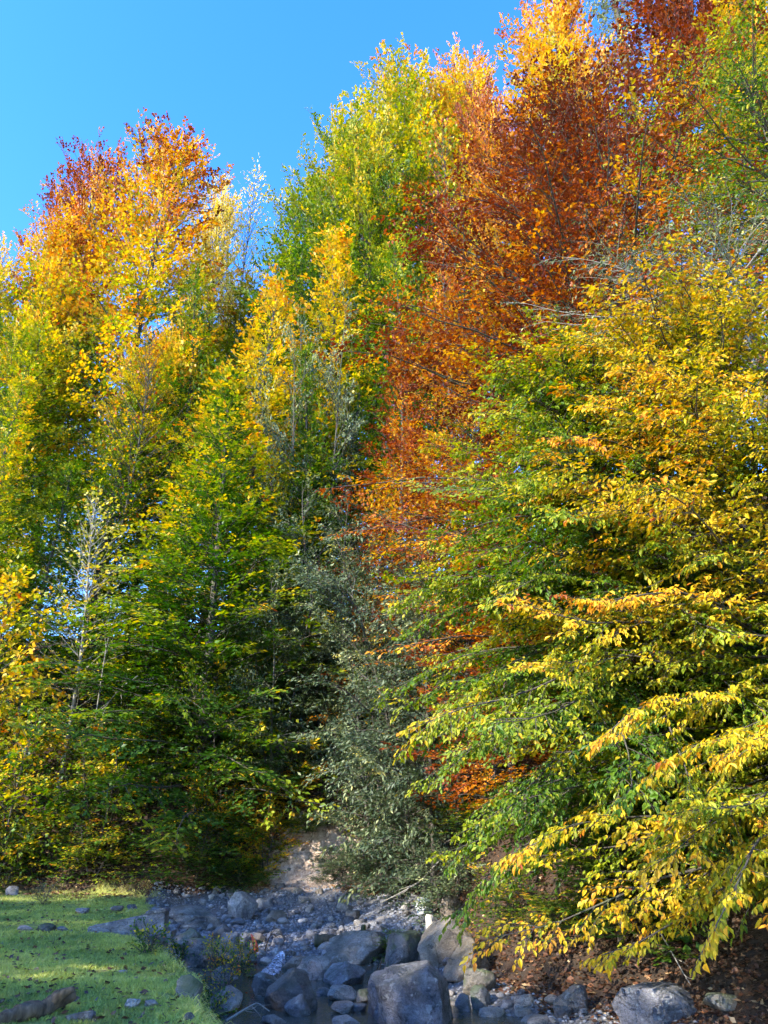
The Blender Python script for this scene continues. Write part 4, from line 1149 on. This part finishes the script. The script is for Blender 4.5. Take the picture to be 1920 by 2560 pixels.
for j in order[:300]:
    o = bpy.data.objects.new('cobble', cob[rng.integers(7)])
    col.objects.link(o)
    s_ = size[j]
    o.scale = (s_ * rng.uniform(.9, 1.5), s_ * rng.uniform(.8, 1.2), s_ * rng.uniform(.5, .8))
    o.rotation_euler = (rng.normal(0, .2), rng.normal(0, .2), rng.uniform(0, 6.28))
    o.location = (P[j, 0], P[j, 1], P[j, 2] + s_ * 0.16)
    tag(o, 'grey rounded river cobble lying loose in the stream bed', 'cobble', 'cobbles of the stream bed')
x, y = scatter(38000, -7.0, 4.5, 10.5, 25.6, True)
dm = signed_dist(MEADOW, x, y); dh = signed_dist(HILL, x, y); z = hz(x, y)
k = (dm < -0.08) & (dh < 0.15) & (z > WATER_Z - 0.06) & (rng.random(len(x)) < np.maximum(sstep(-6.9, -6.3, x) * sstep(17.0, 18.2, y), .35))
P2 = np.stack([x, y, z], 1)[k]
P2 = P2[in_view(P2, 5)[0]][:6200]
rest = order[300:1200]
C = np.concatenate([P[rest], P2]); S = np.concatenate([size[rest], rng.uniform(.025, .075, len(P2))])
D, F = ico(1)
Vs, Fs = [], []
nv = len(D); n = len(C)
wob_ = 1 + rng.normal(0, .10, (n, nv, 1))
sc_ = np.stack([S * rng.uniform(.45, .75, n), S * rng.uniform(.4, .6, n), S * rng.uniform(.25, .4, n)], 1)
a = rng.uniform(0, 6.28, n)
L = D[None] * wob_ * sc_[:, None]
ca, sa = np.cos(a)[:, None], np.sin(a)[:, None]
L = np.stack([L[..., 0] * ca - L[..., 1] * sa, L[..., 0] * sa + L[..., 1] * ca, L[..., 2]], -1)
V = (C[:, None] + L + np.array([0, 0, 1]) * (S * 0.12)[:, None, None]).reshape(-1, 3)
F = (F[None] + (np.arange(n) * nv)[:, None, None]).reshape(-1, 3)
me = mesh_np('gravel', V, F, True, {'tone': np.repeat(rng.random(n), len(D))})
t = NT('gravel_stone')
geo = t.n('ShaderNodeNewGeometry')
nz = t.noise(30, 6, 0.65, geo.outputs['Position'])
c = t.ramp(t.attr('tone'), [(0, (0.07, 0.07, 0.075)), (0.5, (0.17, 0.17, 0.175)), (0.85, (0.28, 0.27, 0.26)), (1, (0.42, 0.41, 0.39))])
c = t.mix(0.5, c, t.ramp(nz, [(0.3, (0.06, 0.06, 0.06)), (0.7, (0.32, 0.32, 0.32))]))
M['gravel'] = t.done(t.principled(c, 0.8, 0.3))
tag(link('gravel', me, None, M['gravel']), 'small rounded gravel between the cobbles', 'gravel', None, 'stuff')

# ------------------------------------------------------------------ wood, water and scraps in the stream bed
def limb(path, radii, sides=10, seed=0, rough=0.12, k=28):
    """a knotted piece of wood along a path, closed at both ends"""
    path = np.array(path, float); radii = np.array(radii, float)
    s0 = np.linspace(0, 1, len(path)); s = np.linspace(0, 1, k)
    P = np.stack([np.interp(s, s0, path[:, c]) for c in range(3)], 1)
    rr = np.interp(s, s0, radii)
    P[1:-1] = (P[:-2] + 2 * P[1:-1] + P[2:]) / 4
    V, F = tubes(P[None], rr[None], sides)
    cen = np.repeat(P, sides, 0)
    d = V - cen
    V = cen + d * (1 + rough * 4 * (fbm(np.concatenate([V[:, :2] * 9, V[:, 2:] * 9], 1) + seed, seed, 3) - .5))[:, None]
    a, b = len(V), len(V) + 1
    V = np.concatenate([V, P[:1] - (P[1] - P[0]) * .2, P[-1:] + (P[-1] - P[-2]) * .2])
    q = np.arange(sides); q2 = (q + 1) % sides
    e = (k - 1) * sides
    F = np.concatenate([F, np.stack([q2, q, np.full(sides, a), np.full(sides, a)], 1), np.stack([e + q, e + q2, np.full(sides, b), np.full(sides, b)], 1)])
    return V, F

def wood_obj(name, pieces, mat, parent=None):
    V, F = join(pieces)
    tri = F[F[:, 2] == F[:, 3]][:, :3]; quad = F[F[:, 2] != F[:, 3]]
    tris = np.concatenate([quad[:, [0, 1, 2]], quad[:, [0, 2, 3]], tri])
    return link(name, mesh_np(name, V, tris, True), parent, M[mat])

A_, s_ = ground_hit(178, 2530); B_, _ = ground_hit(-30, 2572)
k_ = s_ / FPX
path = [B_ + [0, 0, .05], B_ * .6 + A_ * .4 + [0, 0, .07], B_ * .25 + A_ * .75 + [0, 0, .10], A_ + [0, 0, .15]]
root = tag(empty('driftwood_log', tuple(A_)), 'weathered brown driftwood log in the bottom left of the meadow', 'log')
inv = -A_
pieces = [limb([p + inv for p in path], [.04, .07, .078, .05], 18, 4, .34, 60)]
wood_obj('stem', pieces, 'dead_wood', root)
st = path[2] + inv
wood_obj('branch_stub', [limb([st, st + [.10, -.05, .10], st + [.2, -.07, .13]], [.05, .045, .03], 9, 6, .15, 10)], 'dead_wood', root)

A_, s_ = ground_hit(786, 2372); B_ = A_ + np.array([118 / FPX * s_, 0.25, 0.02])
root = tag(empty('mossy_log', tuple(A_)), 'mossy dark log lying across the stream below the gravel bar', 'log')
M['mossy_wood'] = bark_material('mossy_wood', (0.03, 0.028, 0.02), (0.10, 0.09, 0.06), 0.95)
wood_obj('stem', [limb([[0, 0, .16], [.5, .1, .15], (B_ - A_ + [0, 0, .14])], [.13, .11, .09], 12, 9, .12, 26)], 'mossy_wood', root)
wood_obj('broken_end', [limb([(B_ - A_ + [0.02, 0, .05]), (B_ - A_ + [0.03, 0, .42])], [.07, .05], 9, 11, .15, 10)], 'mossy_wood', root)

def stick(name, label, pts, rad, mat='pale_bark', twigs=3, seed=0, cat='branch'):
    r = np.random.default_rng(seed)
    pts = [np.array(p, float) for p in pts]
    o0 = pts[0]
    root = tag(empty(name, tuple(o0)), label, cat)
    rel = [p - o0 for p in pts]
    wood_obj('stem', [limb(rel, np.linspace(rad, rad * .35, len(rel)), 6, seed, .1, 18)], mat, root)
    tot = np.linalg.norm(rel[-1])
    for q in range(twigs):
        f = r.uniform(.3, .9); i = min(int(f * (len(rel) - 1)), len(rel) - 2); ff = f * (len(rel) - 1) - i
        b = rel[i] * (1 - ff) + rel[i + 1] * ff
        d = norm(rel[i + 1] - rel[i]) + r.normal(0, .6, 3); d = norm(d) * tot * r.uniform(.18, .4)
        wood_obj('twig', [limb([b, b + d * .5 + r.normal(0, .03, 3), b + d], [rad * .5, rad * .35, rad * .15], 5, seed + q, .1, 8)], mat, root)
    return root

g_ = lambda u, v, h=0.0: ground_hit(u, v)[0] + np.array([0, 0, h])
stick('fallen_branch', 'grey forked branch stretching down the bank right of the clay scar', [at(1100, 2150, 20.6), at(1050, 2205, 20.4), at(990, 2238, 20.3), g_(940, 2268, .05)], .022, twigs=5, seed=3)
stick('dead_branch', 'pale bare dead branch hanging on the slope beside the slender tree', [at(345, 1690, 26.6), at(300, 1720, 26.5), at(262, 1770, 26.4), at(240, 1860, 26.6)], .028, twigs=6, seed=5)
stick('dead_branch', 'thin whitish dead branch standing upright left of the slender tree', [at(238, 1800, 26.2), at(250, 1720, 26.1), at(262, 1640, 26.1), at(272, 1590, 26.1)], .024, twigs=5, seed=7)
stick('driftwood_stick', 'dark stick leaning between the tilted slab and ivy covered rock', [g_(943, 2440), g_(948, 2440, .12), g_(956, 2440, .30)], .03, 'dead_wood', 0, 9)
stick('driftwood_stick', 'pale twiggy driftwood in front of the undercut rock', [g_(566, 2556, .02), g_(610, 2548, .12), g_(640, 2546, .2), g_(672, 2548, .1)], .02, twigs=7, seed=11)
stick('driftwood_stick', 'short grey stick upright below the undercut rock', [g_(590, 2530), g_(588, 2530, .16), g_(592, 2530, .28)], .018, twigs=2, seed=13)
stick('driftwood_stick', 'dark twigs caught in the cascade beside the orange scrap', [g_(660, 2385, .02), g_(668, 2372, .15), g_(676, 2362, .22), g_(700, 2362, .16)], .02, 'dead_wood', 7, 15)
stick('fallen_branch', 'thin bare branch hanging through the leaves at bottom right', [at(1650, 2330, 12.6), at(1690, 2400, 12.5), at(1715, 2445, 12.4), at(1770, 2452, 12.4)], .012, twigs=3, seed=17)

# orange plastic scrap wedged between stones
t = NT('orange_plastic')
M['orange'] = t.done(t.principled((0.75, 0.10, 0.035), 0.45, 0.4))
p0 = g_(634, 2388)
k_ = ground_hit(634, 2388)[1] / FPX
o = wood_obj('plastic_scrap', [limb([[0, 0, 0], [6 * k_, -.02, 12 * k_], [2 * k_, -.03, 26 * k_], [-8 * k_, 0, 44 * k_]], [.03, .05, .06, .02], 8, 2, .22, 14)], 'orange')
o.location = tuple(p0 + [0, -.05, 0.02]); o.scale = (1, .5, 1)
tag(o, 'crumpled orange plastic scrap stuck between stones above the cascade', 'litter')

# white water tumbling between the stones
def cascade(name, label, pts, widths, seed):
    pts = np.array(pts, float); n = 26; m = 12
    s0 = np.linspace(0, 1, len(pts)); s = np.linspace(0, 1, n)
    P = np.stack([np.interp(s, s0, pts[:, c]) for c in range(3)], 1); W = np.interp(s, s0, widths)
    q = np.linspace(-.5, .5, m)
    V = P[:, None] + np.array([1.0, .1, 0]) * (W[:, None] * q)[..., None]
    V[..., 2] += 0.05 * (1 - (2 * q) ** 2)[None] - 0.02
    f_ = V.reshape(-1, 3)
    f_[:, 2] += (fbm(f_ * 14, seed, 3) - .5) * .07; f_[:, 1] += (fbm(f_ * 9 + 5, seed, 3) - .5) * .08
    idx = np.arange(n * m).reshape(n, m)
    F = np.stack([idx[:-1, :-1], idx[:-1, 1:], idx[1:, 1:], idx[1:, :-1]], -1).reshape(-1, 4)
    return tag(link(name, mesh_np(name, f_, F, True), None, M['foam']), label, None, None, 'structure')
t = NT('white_water')
geo = t.n('ShaderNodeNewGeometry')
nz = t.noise(16, 5, 0.65, geo.outputs['Position'], 1.0)
c = t.ramp(nz, [(0.40, (0.06, 0.07, 0.08)), (0.52, (0.35, 0.38, 0.42)), (0.64, (0.85, 0.87, 0.9))])
M['foam'] = t.done(t.principled(c, 0.22, 0.5, nz, 0.03, 0.6))
a_ = g_(703, 2398, .10); b_ = g_(690, 2414, .06); c_ = g_(672, 2436, .03); d_ = g_(640, 2446, .02)
cascade('cascade_water', 'white water tumbling between the brown block and long boulder', [a_, b_, c_, d_], [.16, .26, .42, .3], 3)

# ---- small plants by the stream
def weed(label, u, v, H, R, age, seed, leafmat='leaf', n=26, leaf=0.05, name='weed', keep=.8):
    f = g_(u, v)
    g = grow(np.random.default_rng(seed), H, H * .1, PR([(0, R * .7), (.5, R), (1, R * .5)]), n, .4, 1.1, .1, .09, .07, .035, leaf, .6, .5, l3=.12, multi=3, keep=keep, trunk_r=.008, roll=.6, twist=.5)
    r = tag(empty(name), label, 'plant', 'small plants by the stream')
    link('stem', wood_mesh('stem', g), r, M['bark'])
    c = link('leaves', crown_mesh('leaves', g), r, M[leafmat]); c['kind'] = 'stuff'; c.color = (age, .4, 0, 1)
    r.location = tuple(f - [0, 0, .03])
    return r
weed('yellow green weed with small leaves in front of the long dark boulder', 540, 2452, .62, .30, .30, 1)
weed('bushy yellowish weed right of the meadow edge above the wedge boulder', 605, 2438, .55, .30, .34, 2)
weed('dry brownish weed with sparse leaves below the grassy bank', 565, 2500, .55, .26, .55, 3, keep=.35)
weed('low green plant under the undercut rock', 520, 2556, .30, .35, .12, 4)
weed('small green plant under the concrete footing ledge', 372, 2385, .30, .30, .12, 5)
weed('grassy green plant at the bank corner below the mossy boulder', 440, 2412, .28, .40, .14, 6)
weed('grey twiggy weed at the back of the meadow by the leaf litter', 105, 2262, .45, .35, .6, 7, 'grey_leaf', keep=.25)


# stones and roots showing in the clay scar
rng = np.random.default_rng(900)
for k, (u, v, w) in enumerate([(700, 2225, 26), (742, 2240, 34), (782, 2205, 20), (664, 2236, 22), (722, 2180, 16), (800, 2238, 24), (690, 2140, 14), (756, 2130, 13)]):
    rock('scar_stone', ('pale angular stone at the left foot of the clay scar', 'largest stone lying at the foot of the clay scar', 'stone stuck in the right of the clay scar', 'small stone beside the bramble at the clay scar',
                        'stone stuck in the middle of the clay scar', 'stone at the right foot of the clay scar', 'small stone high in the left of the clay scar', 'smallest stone high in the clay scar')[k],
         (u - w / 2, v - w * .6, u + w / 2, v), 'brown_rock', 0.8, 920 + k, rng.uniform(0, 3), 3, 6, 12, 0.08, sink=0.3)
for k, (u, lab) in enumerate([(690, 'thin root hanging down the left of the clay scar'), (735, 'thin root hanging down the middle of the clay scar'), (785, 'thin root hanging down the right of the clay scar')]):
    a = ground_hit(u, 2045)[0]; b = ground_hit(u + rng.uniform(-15, 15), 2120)[0]
    stick('hanging_root', lab, [a + [0, .05, .05], (a + b) / 2 + [0.03, -.12, .1], b + [0, -.08, 0.03]], .012, 'bark', 3, 60 + k, 'root')
